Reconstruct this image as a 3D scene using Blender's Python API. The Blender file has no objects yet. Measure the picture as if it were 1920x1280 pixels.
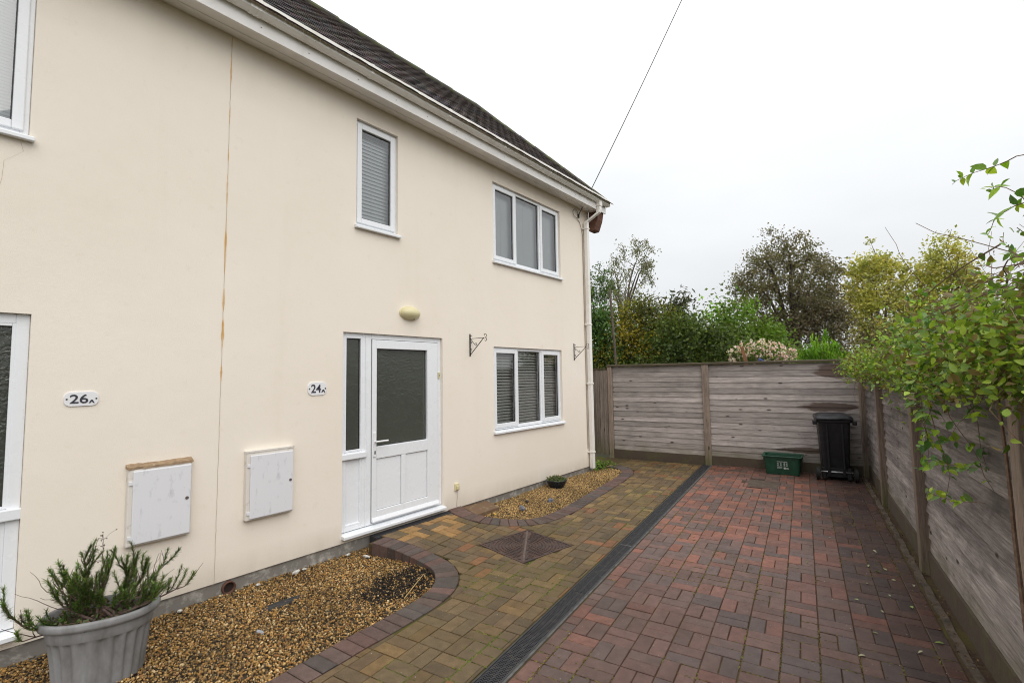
import bpy, bmesh, math, random
import numpy as np
from mathutils import Matrix, Vector

S = bpy.context.scene
COL = S.collection
PI = math.pi

# ---------------------------------------------------------------- camera
CAM = np.array([0.40316, -3.25287, 1.72904])
YAW, PITCH, ROLL, FPX = -0.545310, 0.0695684, -0.0159549, 895.7226
def cam_rows():
    cy, sy, cp, sp = math.cos(YAW), math.sin(YAW), math.cos(PITCH), math.sin(PITCH)
    f = np.array([sy*cp, cy*cp, sp]); r = np.array([cy, -sy, 0.0]); u = np.cross(r, f)
    c, s = math.cos(ROLL), math.sin(ROLL)
    return np.array([c*r+s*u, -s*r+c*u, f])
CR = cam_rows()
def in_view(p, m=40):
    d = CR @ (np.asarray(p, float)-CAM)
    if d[2] < 0.05: return False
    x, y = 960+FPX*d[0]/d[2], 640-FPX*d[1]/d[2]
    return -m < x < 1920+m and -m < y < 1280+m
cd = bpy.data.cameras.new('camera'); cam = bpy.data.objects.new('camera', cd); COL.objects.link(cam)
cd.sensor_width = 36; cd.lens = FPX*36/1920; cd.clip_start = 0.02; cd.clip_end = 2000
cam.matrix_world = Matrix(((CR[0][0], CR[1][0], -CR[2][0], CAM[0]), (CR[0][1], CR[1][1], -CR[2][1], CAM[1]),
                           (CR[0][2], CR[1][2], -CR[2][2], CAM[2]), (0, 0, 0, 1)))
S.camera = cam

# ---------------------------------------------------------------- sky: bright overcast over a faint physical sky
SUN_EL, SUN_ROT = math.radians(42), math.radians(150)
W = bpy.data.worlds.new('World'); S.world = W; W.use_nodes = True
nt = W.node_tree; nt.nodes.clear()
def nn(t, kind, **kw):
    n = t.nodes.new(kind)
    for k, v in kw.items():
        if k.startswith('_'): n.inputs[k[1:].replace('_', ' ')].default_value = v
        else: setattr(n, k, v)
    return n
def math_node(t, op, a, b=None):
    n = t.nodes.new('ShaderNodeMath'); n.operation = op
    for i, v in enumerate((a, b)):
        if v is None: continue
        if isinstance(v, (int, float)): n.inputs[i].default_value = v
        else: t.links.new(v, n.inputs[i])
    return n.outputs[0]
def mixc(t, fac, a, b, mode='MIX'):
    n = t.nodes.new('ShaderNodeMix'); n.data_type = 'RGBA'; n.blend_type = mode
    for i, v in ((0, fac), (6, a), (7, b)):
        if isinstance(v, (int, float)): n.inputs[i].default_value = v
        elif isinstance(v, (tuple, list)): n.inputs[i].default_value = (*v[:3], 1)
        else: t.links.new(v, n.inputs[i])
    return n.outputs[2]
sky = nn(nt, 'ShaderNodeTexSky', sky_type='NISHITA', sun_disc=False, sun_elevation=SUN_EL, sun_rotation=SUN_ROT)
tc = nn(nt, 'ShaderNodeTexCoord'); sep = nn(nt, 'ShaderNodeSeparateXYZ'); nt.links.new(tc.outputs['Generated'], sep.inputs[0])
zc = math_node(nt, 'MAXIMUM', sep.outputs[2], 0.0)
cloud = nn(nt, 'ShaderNodeTexNoise', _Scale=2.2, _Detail=4.0, _Roughness=0.5)
mp = nn(nt, 'ShaderNodeMapping'); mp.inputs['Scale'].default_value = (1, 1, 2.5)
nt.links.new(tc.outputs['Generated'], mp.inputs[0]); nt.links.new(mp.outputs[0], cloud.inputs['Vector'])
cl = math_node(nt, 'MULTIPLY_ADD', cloud.outputs['Fac'], 0.30); nt.nodes[-1].inputs[2].default_value = 0.85
lum = math_node(nt, 'MULTIPLY_ADD', zc, 0.95); nt.nodes[-1].inputs[2].default_value = 0.80
lum = math_node(nt, 'MULTIPLY', lum, 8.5)
lum = math_node(nt, 'MULTIPLY', lum, cl)
ov = nn(nt, 'ShaderNodeVectorMath', operation='SCALE'); ov.inputs[0].default_value = (0.985, 1.0, 1.012); nt.links.new(lum, ov.inputs['Scale'])
mx = mixc(nt, 0.93, sky.outputs[0], ov.outputs[0])
bg = nn(nt, 'ShaderNodeBackground', _Strength=0.1); nt.links.new(mx, bg.inputs[0])
wo = nn(nt, 'ShaderNodeOutputWorld'); nt.links.new(bg.outputs[0], wo.inputs[0])

sl = bpy.data.lights.new('sun', 'SUN'); sl.energy = 1.5; sl.angle = math.radians(60); sl.color = (1.0, 0.96, 0.9)
so = bpy.data.objects.new('sun', sl); COL.objects.link(so)
so.rotation_euler = Vector((-0.62, 0.30, -0.72)).to_track_quat('-Z', 'Y').to_euler()

S.view_settings.view_transform = 'Standard'; S.view_settings.look = 'None'
S.view_settings.exposure = 0.12; S.view_settings.gamma = 1.0; S.view_settings.use_curve_mapping = False
S.render.engine = 'CYCLES'
S.cycles.use_denoising = True; S.cycles.filter_width = 1.05
S.cycles.max_bounces = 8; S.cycles.transparent_max_bounces = 16; S.cycles.caustics_reflective = False; S.cycles.caustics_refractive = False

# ---------------------------------------------------------------- helpers
class MB:
    def __init__(s): s.v = []; s.f = []; s.c = []
    def add(s, vs, fs, col=None):
        b = len(s.v); s.v += [tuple(map(float, p)) for p in vs]; s.f += [tuple(b+i for i in f) for f in fs]
        s.c += [col or (1, 1, 1)]*len(vs)
    def box(s, x0, x1, y0, y1, z0, z1, col=None):
        v = [(x, y, z) for z in (z0, z1) for y in (y0, y1) for x in (x0, x1)]
        s.add(v, [(0, 2, 3, 1), (4, 5, 7, 6), (0, 1, 5, 4), (2, 6, 7, 3), (0, 4, 6, 2), (1, 3, 7, 5)], col)
    def prism(s, pts, a, b, axis=1, col=None):
        """polygon pts (2D in the two other axes, in order) extruded along axis from a to b"""
        n = len(pts); vs = []
        for w in (a, b):
            for p in pts:
                q = [0, 0, 0]; o = [i for i in range(3) if i != axis]
                q[o[0]] = p[0]; q[o[1]] = p[1]; q[axis] = w; vs.append(q)
        fs = [tuple(range(n))[::-1], tuple(range(n, 2*n))] + [(i, (i+1) % n, n+(i+1) % n, n+i) for i in range(n)]
        s.add(vs, fs, col)
    def tube(s, pts, r, n=6, col=None, cap=True):
        pts = [Vector(p) for p in pts]; k = len(pts)
        rs = r if isinstance(r, (list, tuple)) else [r]*k
        vs = []; prev = None
        for i, p in enumerate(pts):
            d = (pts[min(i+1, k-1)]-pts[max(i-1, 0)])
            d = d.normalized() if d.length > 1e-9 else Vector((0, 0, 1))
            if prev is None:
                a = d.orthogonal().normalized()
            else:
                a = prev - d*prev.dot(d)
                a = a.normalized() if a.length > 1e-6 else d.orthogonal().normalized()
            prev = a; b = d.cross(a)
            for j in range(n):
                t = 2*PI*j/n; vs.append(p+(a*math.cos(t)+b*math.sin(t))*rs[i])
        fs = [(i*n+j, i*n+(j+1) % n, (i+1)*n+(j+1) % n, (i+1)*n+j) for i in range(k-1) for j in range(n)]
        if cap: fs += [tuple(range(n))[::-1], tuple(range((k-1)*n, k*n))]
        s.add(vs, fs, col)
    def lathe(s, prof, n=24, sx=1, sy=1, c=(0, 0, 0), col=None):
        """prof: list of (r, z); open surface"""
        vs = [(c[0]+r*sx*math.cos(2*PI*j/n), c[1]+r*sy*math.sin(2*PI*j/n), c[2]+z) for r, z in prof for j in range(n)]
        fs = [(i*n+j, i*n+(j+1) % n, (i+1)*n+(j+1) % n, (i+1)*n+j) for i in range(len(prof)-1) for j in range(n)]
        s.add(vs, fs, col)
    def mesh(s, name, mat=None, smooth=False):
        me = bpy.data.meshes.new(name); me.from_pydata(s.v, [], s.f)
        if mat: me.materials.append(mat)
        if any(c != (1, 1, 1) for c in s.c):
            a = me.attributes.new('col', 'FLOAT_COLOR', 'POINT')
            a.data.foreach_set('color', [x for c in s.c for x in (*c, 1.0)])
        if smooth: me.polygons.foreach_set('use_smooth', [True]*len(me.polygons))
        me.update(); return me
    def build(s, name, mat=None, parent=None, smooth=False, bevel=0, **props):
        return link(name, s.mesh(name, mat, smooth), parent, bevel, **props)
def link(name, data, parent=None, bevel=0, **props):
    o = bpy.data.objects.new(name, data); COL.objects.link(o)
    if parent is not None: o.parent = parent
    if bevel:
        m = o.modifiers.new('bevel', 'BEVEL'); m.width = bevel; m.segments = 2; m.limit_method = 'ANGLE'; m.angle_limit = math.radians(40)
    for k, v in props.items(): o[k] = v
    return o
def empty(name, label, cat, loc=(0, 0, 0), rotz=0, group=None):
    o = link(name, None); o.location = loc; o.rotation_euler = (0, 0, rotz); o.empty_display_size = 0.1
    return tag(o, label, cat, group)
def tag(o, label, cat, group=None):
    o['label'] = label; o['category'] = cat
    if group: o['group'] = group
    return o
def fast_mesh(name, V, F, cols=None, mat=None, smooth=False):
    V = np.asarray(V, np.float32); F = np.asarray(F, np.int32); k = F.shape[1]
    me = bpy.data.meshes.new(name)
    me.vertices.add(len(V)); me.vertices.foreach_set('co', V.ravel())
    me.loops.add(F.size); me.loops.foreach_set('vertex_index', F.ravel())
    me.polygons.add(len(F)); me.polygons.foreach_set('loop_start', np.arange(len(F), dtype=np.int32)*k)
    me.polygons.foreach_set('loop_total', np.full(len(F), k, np.int32))
    if smooth: me.polygons.foreach_set('use_smooth', np.ones(len(F), bool))
    if cols is not None:
        a = me.attributes.new('col', 'FLOAT_COLOR', 'POINT')
        c4 = np.ones((len(V), 4), np.float32); c4[:, :3] = cols; a.data.foreach_set('color', c4.ravel())
    if mat: me.materials.append(mat)
    me.update(calc_edges=True); me.validate(); return me
def rand_rot(rng, n, up=0.0):
    """n random rotation matrices; up>0 biases the local z axis upward"""
    z = rng.normal(size=(n, 3)); z /= np.linalg.norm(z, axis=1)[:, None]+1e-9
    z[:, 2] += up; z /= np.linalg.norm(z, axis=1)[:, None]+1e-9
    a = rng.normal(size=(n, 3)); x = np.cross(a, z); x /= np.linalg.norm(x, axis=1)[:, None]+1e-9
    y = np.cross(z, x)
    return np.stack([x, y, z], axis=2)
def stamp(name, TV, TF, pos, rot, scale, cols, mat, smooth=False):
    """one mesh of many copies of a template"""
    TV = np.asarray(TV, float); TF = np.asarray(TF); n = len(pos); m = len(TV)
    sc = np.asarray(scale, float); sc = sc[:, None] if sc.ndim == 1 else sc
    V = np.einsum('nij,nmj->nmi', rot, TV[None]*sc[:, None, :]) + np.asarray(pos)[:, None, :]
    F = (TF[None]+(np.arange(n)*m)[:, None, None]).reshape(-1, TF.shape[1])
    return fast_mesh(name, V.reshape(-1, 3), F, np.repeat(np.asarray(cols), m, axis=0), mat, smooth)
LEAF_V = [(0, 0, 0), (-.32, .38, .07), (0, .42, 0), (.32, .38, .07), (0, 1, -.08)]
LEAF_F = [(0, 2, 1), (0, 3, 2), (1, 2, 4), (2, 3, 4)]
DIAM_V = [(0, 0, 0), (-.3, .5, .05), (.3, .5, .05), (0, 1, -.03)]
DIAM_F = [(0, 2, 1), (1, 2, 3)]

# ---------------------------------------------------------------- materials
def mat(name, base, rough=0.6, spec=0.5, metal=0.0):
    m = bpy.data.materials.new(name); m.use_nodes = True
    b = m.node_tree.nodes['Principled BSDF']
    b.inputs['Base Color'].default_value = (*base, 1); b.inputs['Roughness'].default_value = rough
    b.inputs['Specular IOR Level'].default_value = spec; b.inputs['Metallic'].default_value = metal
    return m
def bsdf(m): return m.node_tree.nodes['Principled BSDF']
def ramp(t, fac, stops, mode='LINEAR'):
    n = t.nodes.new('ShaderNodeValToRGB'); e = n.color_ramp.elements; n.color_ramp.interpolation = mode
    while len(e) < len(stops): e.new(0.5)
    for el, (p, c) in zip(e, stops):
        el.position = p; el.color = (*c, 1) if isinstance(c, tuple) else (c, c, c, 1)
    t.links.new(fac, n.inputs[0]); return n.outputs[0]
def noise(t, scale, vec=None, detail=4, rough=0.55, dist=0.0, stretch=None):
    n = nn(t, 'ShaderNodeTexNoise', _Scale=scale, _Detail=float(detail), _Roughness=rough, _Distortion=dist)
    if vec is not None:
        if stretch:
            mm = t.nodes.new('ShaderNodeMapping'); mm.inputs['Scale'].default_value = stretch
            t.links.new(vec, mm.inputs[0]); vec = mm.outputs[0]
        t.links.new(vec, n.inputs['Vector'])
    return n.outputs['Fac']
def bump(t, h, strength, dist=0.01, normal=None):
    n = nn(t, 'ShaderNodeBump', _Strength=strength, _Distance=dist); t.links.new(h, n.inputs['Height'])
    if normal is not None: t.links.new(normal, n.inputs['Normal'])
    return n.outputs[0]
def pos_of(t): return t.nodes.new('ShaderNodeNewGeometry').outputs['Position']
def obj_of(t): return t.nodes.new('ShaderNodeTexCoord').outputs['Object']

def render_mat():
    m = mat('cream_render', (.80, .725, .64), 0.85, 0.25); t = m.node_tree; b = bsdf(m); o = obj_of(t)
    big = noise(t, 0.8, o, 5); streak = noise(t, 1.0, o, 5, 0.6, 0.3, (1, 3.2, 0.28)); sp = noise(t, 9, o, 6, 0.7)
    c = mixc(t, ramp(t, big, [(.3, 0.0), (.75, 1.0)]), (.825, .75, .65), (.86, .795, .71))
    c = mixc(t, ramp(t, streak, [(.6, 0.0), (.85, 0.16)]), c, (.66, .57, .44))
    c = mixc(t, ramp(t, sp, [(.60, 0.0), (.72, 0.3)]), c, (.70, .61, .49))
    # splash-back dirt in the lowest few centimetres and darker blotches towards the top
    sz = t.nodes.new('ShaderNodeSeparateXYZ'); t.links.new(o, sz.inputs[0])
    n2 = noise(t, 5, o, 4, .6, 0.2, (1, 1, .35))
    dirt = math_node(t, 'MULTIPLY', ramp(t, sz.outputs[2], [(.06, 0.7), (.28, 0.0)]), n2)
    c = mixc(t, dirt, c, (.42, .36, .27))
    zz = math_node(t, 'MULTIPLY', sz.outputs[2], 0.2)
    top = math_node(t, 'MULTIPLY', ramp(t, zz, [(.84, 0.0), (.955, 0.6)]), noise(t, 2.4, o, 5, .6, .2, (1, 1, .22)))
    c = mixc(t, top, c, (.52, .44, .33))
    t.links.new(c, b.inputs['Base Color'])
    f = noise(t, 160, o, 3, .7); f2 = noise(t, 6, o, 3)
    t.links.new(bump(t, f2, .22, .012, bump(t, f, .4, .004)), b.inputs['Normal'])
    return m
def plastic(name, c, rough=.32, dirt=(.55, .52, .45), amt=.25):
    m = mat(name, c, rough); t = m.node_tree; b = bsdf(m); o = obj_of(t)
    n = noise(t, 3.5, o, 6, .65, .3); k = math_node(t, 'MULTIPLY', ramp(t, n, [(.48, 0.0), (.75, 1.0)]), amt)
    t.links.new(mixc(t, k, c, dirt), b.inputs['Base Color'])
    t.links.new(ramp(t, noise(t, 8, o, 4), [(.3, rough*.8), (.8, rough*1.3)]), b.inputs['Roughness'])
    return m
def spotted(name, c, dirt, scale, lo, hi, rough=.6, bmp=0.0, stretch=None):
    m = mat(name, c, rough); t = m.node_tree; b = bsdf(m); o = obj_of(t)
    n = noise(t, scale, o, 6, .65, .2, stretch)
    t.links.new(mixc(t, ramp(t, n, [(lo, 0.0), (hi, 1.0)]), c, dirt), b.inputs['Base Color'])
    if bmp: t.links.new(bump(t, noise(t, scale*6, o, 4, .65), bmp, .004), b.inputs['Normal'])
    return m
def colour_source(t, src):
    if src == 'obj': return t.nodes.new('ShaderNodeObjectInfo').outputs['Color']
    return nn(t, 'ShaderNodeAttribute', attribute_name='col').outputs['Color']
def paver_mat(name, src, rough=.5, moss=(.16, .13, .05)):
    m = mat(name, (.1, .1, .1), rough, .28); t = m.node_tree; b = bsdf(m); p = pos_of(t)
    c = colour_source(t, src)
    gr = noise(t, 130, p, 4, .75); mid = noise(t, 14, p, 5, .65)
    c = mixc(t, 1.0, c, ramp(t, gr, [(.25, .62), (.75, 1.38)]), 'MULTIPLY')
    c = mixc(t, 1.0, c, ramp(t, mid, [(.25, .7), (.75, 1.3)]), 'MULTIPLY')
    big = noise(t, 1.1, p, 5, .6, .4)
    c = mixc(t, ramp(t, big, [(.5, 0.0), (.72, .45)]), c, moss)
    vo = nn(t, 'ShaderNodeTexVoronoi', _Scale=55.0); t.links.new(p, vo.inputs['Vector'])
    k = math_node(t, 'MULTIPLY', ramp(t, vo.outputs['Distance'], [(.06, 1.0), (.13, 0.0)]), ramp(t, noise(t, 6, p, 3), [(.5, 0.0), (.62, .75)]))
    c = mixc(t, k, c, (.36, .33, .28))
    t.links.new(c, b.inputs['Base Color'])
    t.links.new(ramp(t, noise(t, 2.2, p, 4), [(.3, rough-.16), (.7, rough+.15)]), b.inputs['Roughness'])
    t.links.new(bump(t, gr, .45, .003), b.inputs['Normal'])
    return m
def wood_mat(name, axis, light, dark, wet=0.25, green=True, algae_shade=0.0, stains=()):
    m = mat(name, light, .8, .2); t = m.node_tree; b = bsdf(m); p = pos_of(t)
    rnd = t.nodes.new('ShaderNodeObjectInfo').outputs['Random']
    off = nn(t, 'ShaderNodeVectorMath', operation='MULTIPLY_ADD')
    cx = t.nodes.new('ShaderNodeCombineXYZ')
    for i in range(3): t.links.new(math_node(t, 'MULTIPLY', rnd, (37.0, 53.0, 71.0)[i]), cx.inputs[i])
    off.inputs[1].default_value = (1, 1, 1); t.links.new(p, off.inputs[0]); t.links.new(cx.outputs[0], off.inputs[2]); v = off.outputs[0]
    st = [1, 1, 1]; st[axis] = .05
    st2 = [1, 1, 1]; st2[axis] = .06
    g = noise(t, 120, v, 5, .65, .25, tuple(st)); g2 = noise(t, 24, v, 7, .72, .15, tuple(st2)); bl = noise(t, 1.9, v, 5, .62, .3)
    c = mixc(t, ramp(t, g2, [(.3, 0.0), (.72, 1.0)]), light, dark)
    c = mixc(t, 1.0, c, ramp(t, g, [(.28, .55), (.7, 1.25)]), 'MULTIPLY')
    tone = math_node(t, 'MULTIPLY_ADD', rnd, .5); t.nodes[-1].inputs[2].default_value = .75
    tc_ = t.nodes.new('ShaderNodeCombineColor')
    for i in range(3): t.links.new(tone, tc_.inputs[i])
    c = mixc(t, 1.0, c, tc_.outputs[0], 'MULTIPLY')
    c = mixc(t, math_node(t, 'MULTIPLY', ramp(t, bl, [(.52, 0.0), (.7, 1.0)]), wet), c, tuple(x*.32 for x in dark))
    kst = [.02, .02, 7.5]; kst[axis] = 3.0
    if axis == 2: kst = [7.5, .02, 2.5]
    kv = nn(t, 'ShaderNodeTexVoronoi', _Scale=1.0); km = t.nodes.new('ShaderNodeMapping'); km.inputs['Scale'].default_value = kst
    t.links.new(v, km.inputs[0]); t.links.new(km.outputs[0], kv.inputs['Vector'])
    c = mixc(t, ramp(t, kv.outputs['Distance'], [(.075, .85), (.13, 0.0)]), c, (.035, .022, .015))
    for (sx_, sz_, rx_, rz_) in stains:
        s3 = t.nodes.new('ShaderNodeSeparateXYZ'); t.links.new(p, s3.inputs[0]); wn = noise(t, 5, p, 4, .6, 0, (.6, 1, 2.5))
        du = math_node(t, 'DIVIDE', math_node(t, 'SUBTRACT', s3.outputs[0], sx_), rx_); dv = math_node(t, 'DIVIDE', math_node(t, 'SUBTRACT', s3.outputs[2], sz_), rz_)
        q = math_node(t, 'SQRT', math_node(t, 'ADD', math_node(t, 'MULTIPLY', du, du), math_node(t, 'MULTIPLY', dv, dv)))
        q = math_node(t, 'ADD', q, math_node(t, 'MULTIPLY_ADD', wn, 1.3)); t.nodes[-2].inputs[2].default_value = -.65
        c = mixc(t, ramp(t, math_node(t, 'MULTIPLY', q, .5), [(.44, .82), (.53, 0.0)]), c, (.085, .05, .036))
    if algae_shade:
        s2 = t.nodes.new('ShaderNodeSeparateXYZ'); t.links.new(p, s2.inputs[0]); st3 = [1, 1, 2.2]; st3[axis] = .35
        an = noise(t, 2.6, p, 6, .7, .6, tuple(st3)); ah = math_node(t, 'MULTIPLY_ADD', s2.outputs[2], .30); t.nodes[-1].inputs[2].default_value = -.22
        ak = math_node(t, 'MULTIPLY', ramp(t, math_node(t, 'ADD', an, ah), [(.42, 0.0), (.72, 1.0)]), algae_shade+.2)
        c = mixc(t, ak, c, (.052, .045, .042))
    if green:
        sz = t.nodes.new('ShaderNodeSeparateXYZ'); t.links.new(p, sz.inputs[0])
        gk = math_node(t, 'MULTIPLY', ramp(t, sz.outputs[2], [(.05, 1.0), (.42, 0.0)]), ramp(t, noise(t, 3, p, 4), [(.35, .15), (.65, .75)]))
        c = mixc(t, gk, c, (.125, .125, .045))
    t.links.new(c, b.inputs['Base Color'])
    t.links.new(bump(t, g, .5, .004), b.inputs['Normal'])
    return m
def leaf_mat(name, src='col', trans=.35, rough=.5):
    m = bpy.data.materials.new(name); m.use_nodes = True; t = m.node_tree; b = bsdf(m)
    c = colour_source(t, src)
    c = mixc(t, 1.0, c, ramp(t, noise(t, 22, pos_of(t), 3), [(.3, .75), (.7, 1.25)]), 'MULTIPLY')
    t.links.new(c, b.inputs['Base Color']); b.inputs['Roughness'].default_value = rough; b.inputs['Specular IOR Level'].default_value = .35
    tr = t.nodes.new('ShaderNodeBsdfTranslucent'); t.links.new(mixc(t, 1.0, c, (1.25, 1.35, .7), 'MULTIPLY'), tr.inputs[0])
    mx_ = t.nodes.new('ShaderNodeMixShader'); mx_.inputs[0].default_value = trans
    t.links.new(b.outputs[0], mx_.inputs[1]); t.links.new(tr.outputs[0], mx_.inputs[2])
    t.links.new(mx_.outputs[0], t.nodes['Material Output'].inputs[0])
    return m
def glass_mat(name, tint=(.92, .95, .95), boost=1.1, bmp=0):
    m = bpy.data.materials.new(name); m.use_nodes = True; t = m.node_tree; t.nodes.clear()
    out = t.nodes.new('ShaderNodeOutputMaterial'); mix = t.nodes.new('ShaderNodeMixShader')
    tr = t.nodes.new('ShaderNodeBsdfTransparent'); tr.inputs[0].default_value = (*tint, 1)
    gl = t.nodes.new('ShaderNodeBsdfGlossy'); gl.inputs['Roughness'].default_value = .015
    lw = nn(t, 'ShaderNodeFresnel', _IOR=1.52)
    k = math_node(t, 'MULTIPLY_ADD', lw.outputs[0], 1.8*boost); t.nodes[-1].inputs[2].default_value = .07; k = math_node(t, 'MINIMUM', k, .95)
    t.links.new(k, mix.inputs[0]); t.links.new(tr.outputs[0], mix.inputs[1]); t.links.new(gl.outputs[0], mix.inputs[2])
    t.links.new(mix.outputs[0], out.inputs[0])
    nb = bump(t, noise(t, 2.0, obj_of(t), 2), .04, .02); t.links.new(nb, gl.inputs['Normal'])
    return m
def obscure_mat():
    m = bpy.data.materials.new('textured_glass'); m.use_nodes = True; t = m.node_tree; t.nodes.clear(); o = obj_of(t)
    out = t.nodes.new('ShaderNodeOutputMaterial'); mix = t.nodes.new('ShaderNodeMixShader')
    rf = t.nodes.new('ShaderNodeBsdfTransparent'); rf.inputs[0].default_value = (.62, .66, .62, 1)
    gl = t.nodes.new('ShaderNodeBsdfGlossy'); gl.inputs['Roughness'].default_value = .10
    di = t.nodes.new('ShaderNodeBsdfDiffuse'); di.inputs[0].default_value = (.135, .145, .12, 1)
    vo = nn(t, 'ShaderNodeTexVoronoi', feature='SMOOTH_F1', _Scale=46.0)
    dn = nn(t, 'ShaderNodeTexNoise', _Scale=14.0, _Detail=3.0); t.links.new(o, dn.inputs['Vector'])
    t.links.new(mixc(t, .12, o, dn.outputs['Color']), vo.inputs['Vector'])
    nb = bump(t, vo.outputs['Distance'], .5, .009)
    t.links.new(nb, gl.inputs['Normal']); t.links.new(nb, di.inputs['Normal'])
    m2 = t.nodes.new('ShaderNodeMixShader'); m2.inputs[0].default_value = .4
    t.links.new(rf.outputs[0], m2.inputs[1]); t.links.new(di.outputs[0], m2.inputs[2])
    fr = nn(t, 'ShaderNodeFresnel', _IOR=1.5); t.links.new(nb, fr.inputs['Normal'])
    t.links.new(math_node(t, 'MINIMUM', math_node(t, 'MULTIPLY', fr.outputs[0], 1.5), .4), mix.inputs[0])
    t.links.new(m2.outputs[0], mix.inputs[1]); t.links.new(gl.outputs[0], mix.inputs[2]); t.links.new(mix.outputs[0], out.inputs[0])
    return m
M = {}
M['render'] = render_mat()
M['upvc'] = plastic('white_upvc', (.80, .82, .85), .28, (.72, .72, .70), .05)
M['fascia'] = plastic('fascia_white', (.84, .825, .81), .4, (.5, .45, .38), .3)
M['soffit'] = plastic('soffit_white', (.82, .805, .785), .5, (.5, .46, .4), .25)
M['gutter'] = plastic('gutter_white', (.85, .83, .79), .35, (.5, .42, .3), .4)
M['concrete'] = spotted('grey_concrete', (.20, .185, .165), (.44, .42, .38), 9, .5, .68, .9, .5)
M['glass'] = glass_mat('window_glass')
M['obscure'] = obscure_mat()
M['black_gasket'] = mat('black_gasket', (.02, .02, .022), .5)
M['slat'] = mat('blind_slat', (.86, .85, .80), .4)
M['slat_blue'] = mat('closed_blind_slat', (.84, .87, .90), .5)
M['room'] = spotted('room_plaster', (.42, .40, .36), (.34, .33, .30), 1.5, .4, .6, .9)
M['hall'] = spotted('hall_plaster', (.70, .71, .64), (.6, .6, .55), 1.5, .4, .6, .9)
M['iron'] = spotted('black_iron', (.025, .023, .022), (.10, .05, .025), 30, .6, .75, .6)
M['cream_plastic'] = plastic('cream_plastic', (.66, .60, .36), .35, (.5, .43, .22), .3)
M['plate'] = mat('white_enamel', (.80, .80, .82), .25)
M['ink'] = mat('black_enamel', (.045, .045, .06), .3)
M['box'] = spotted('meter_box_grp', (.72, .72, .75), (.46, .46, .48), 16, .56, .80, .6, .15, (1, 1, .45))
M['boxframe'] = spotted('meter_box_rim', (.70, .66, .61), (.5, .44, .38), 18, .55, .72, .7, .2)
M['mortar'] = spotted('brown_mortar', (.36, .25, .15), (.24, .16, .1), 25, .4, .65, .95, .8)
M['rust'] = spotted('rust_stain', (.60, .34, .10), (.68, .53, .35), 14, .42, .58, .9, .2, (1, 1, .25))
M['crack'] = mat('crack_shadow', (.52, .45, .35), .9)
# ---------------------------------------------------------------- the house
TH, DW = 0.13707109, -3.59998414
tv = np.array([math.sin(TH), math.cos(TH), 0]); nv = np.array([math.cos(TH), -math.sin(TH), 0])
def HW(off, t, z): return tuple(nv*(DW+off)+tv*t+np.array([0, 0, z]))
def to_house(x, y): p = np.array([x, y, 0.0]); return (p@nv-DW, p@tv)
house = empty('semi_detached_house', 'cream rendered two storey house with white gutters and dark tiled hip roof', 'house', tuple(nv*DW), -TH)
ZB, ZS = 0.07, 4.767
T0, T1 = -6.6, 4.66
OPEN = {'win_low': (1.89, 3.63, .92, 2.13), 'win_up': (1.91, 3.66, 3.34, 4.53), 'win_small': (-.315, .235, 3.335, 4.545),
        'door24': (-.455, .92, .115, 2.2), 'win26': (-4.1, -2.79, 3.345, 4.6), 'door26': (-4.2, -2.735, .13, 2.18)}
REV = .13
def wall_mesh():
    mb = MB(); ts = sorted({T0, T1, *[v for o in OPEN.values() for v in o[:2]]}); zs = sorted({ZB, ZS+.02, *[v for o in OPEN.values() for v in o[2:]]})
    idx = {}
    def vid(t, z):
        if (t, z) not in idx: idx[(t, z)] = len(mb.v); mb.add([(0, t, z)], [])
        return idx[(t, z)]
    for a, b in zip(ts, ts[1:]):
        for c, d in zip(zs, zs[1:]):
            if any(o[0] <= a and b <= o[1] and o[2] <= c and d <= o[3] for o in OPEN.values()): continue
            mb.f.append((vid(a, c), vid(b, c), vid(b, d), vid(a, d)))
    for a, b, c, d in OPEN.values():
        q = [(a, c), (b, c), (b, d), (a, d)]
        for i in range(4):
            (t0, z0), (t1, z1) = q[i], q[(i+1) % 4]
            mb.add([(0, t0, z0), (0, t1, z1), (-REV, t1, z1), (-REV, t0, z0)], [(0, 3, 2, 1)])
    # bottom drip, end wall, rear wall
    mb.add([(0, T0, ZB), (0, T1, ZB), (-.03, T1, ZB), (-.03, T0, ZB)], [(0, 3, 2, 1)])
    D = -3.3
    mb.add([(0, T1, ZB), (D, T1, ZB), (D, T1, ZS+.02), (0, T1, ZS+.02)], [(0, 1, 2, 3)])
    mb.add([(D, T1, ZB), (D, T0, ZB), (D, T0, ZS+.02), (D, T1, ZS+.02)], [(0, 1, 2, 3)])
    mb.add([(0, T0, ZB), (D, T0, ZB), (D, T0, ZS+.02), (0, T0, ZS+.02)], [(3, 2, 1, 0)])
    return mb
wall_mesh().build('wall', M['render'], house)
mb = MB(); mb.box(-3.2, -.018, T0, T1-.012, -.3, ZB+.002); mb.build('plinth', M['concrete'], house)
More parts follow.
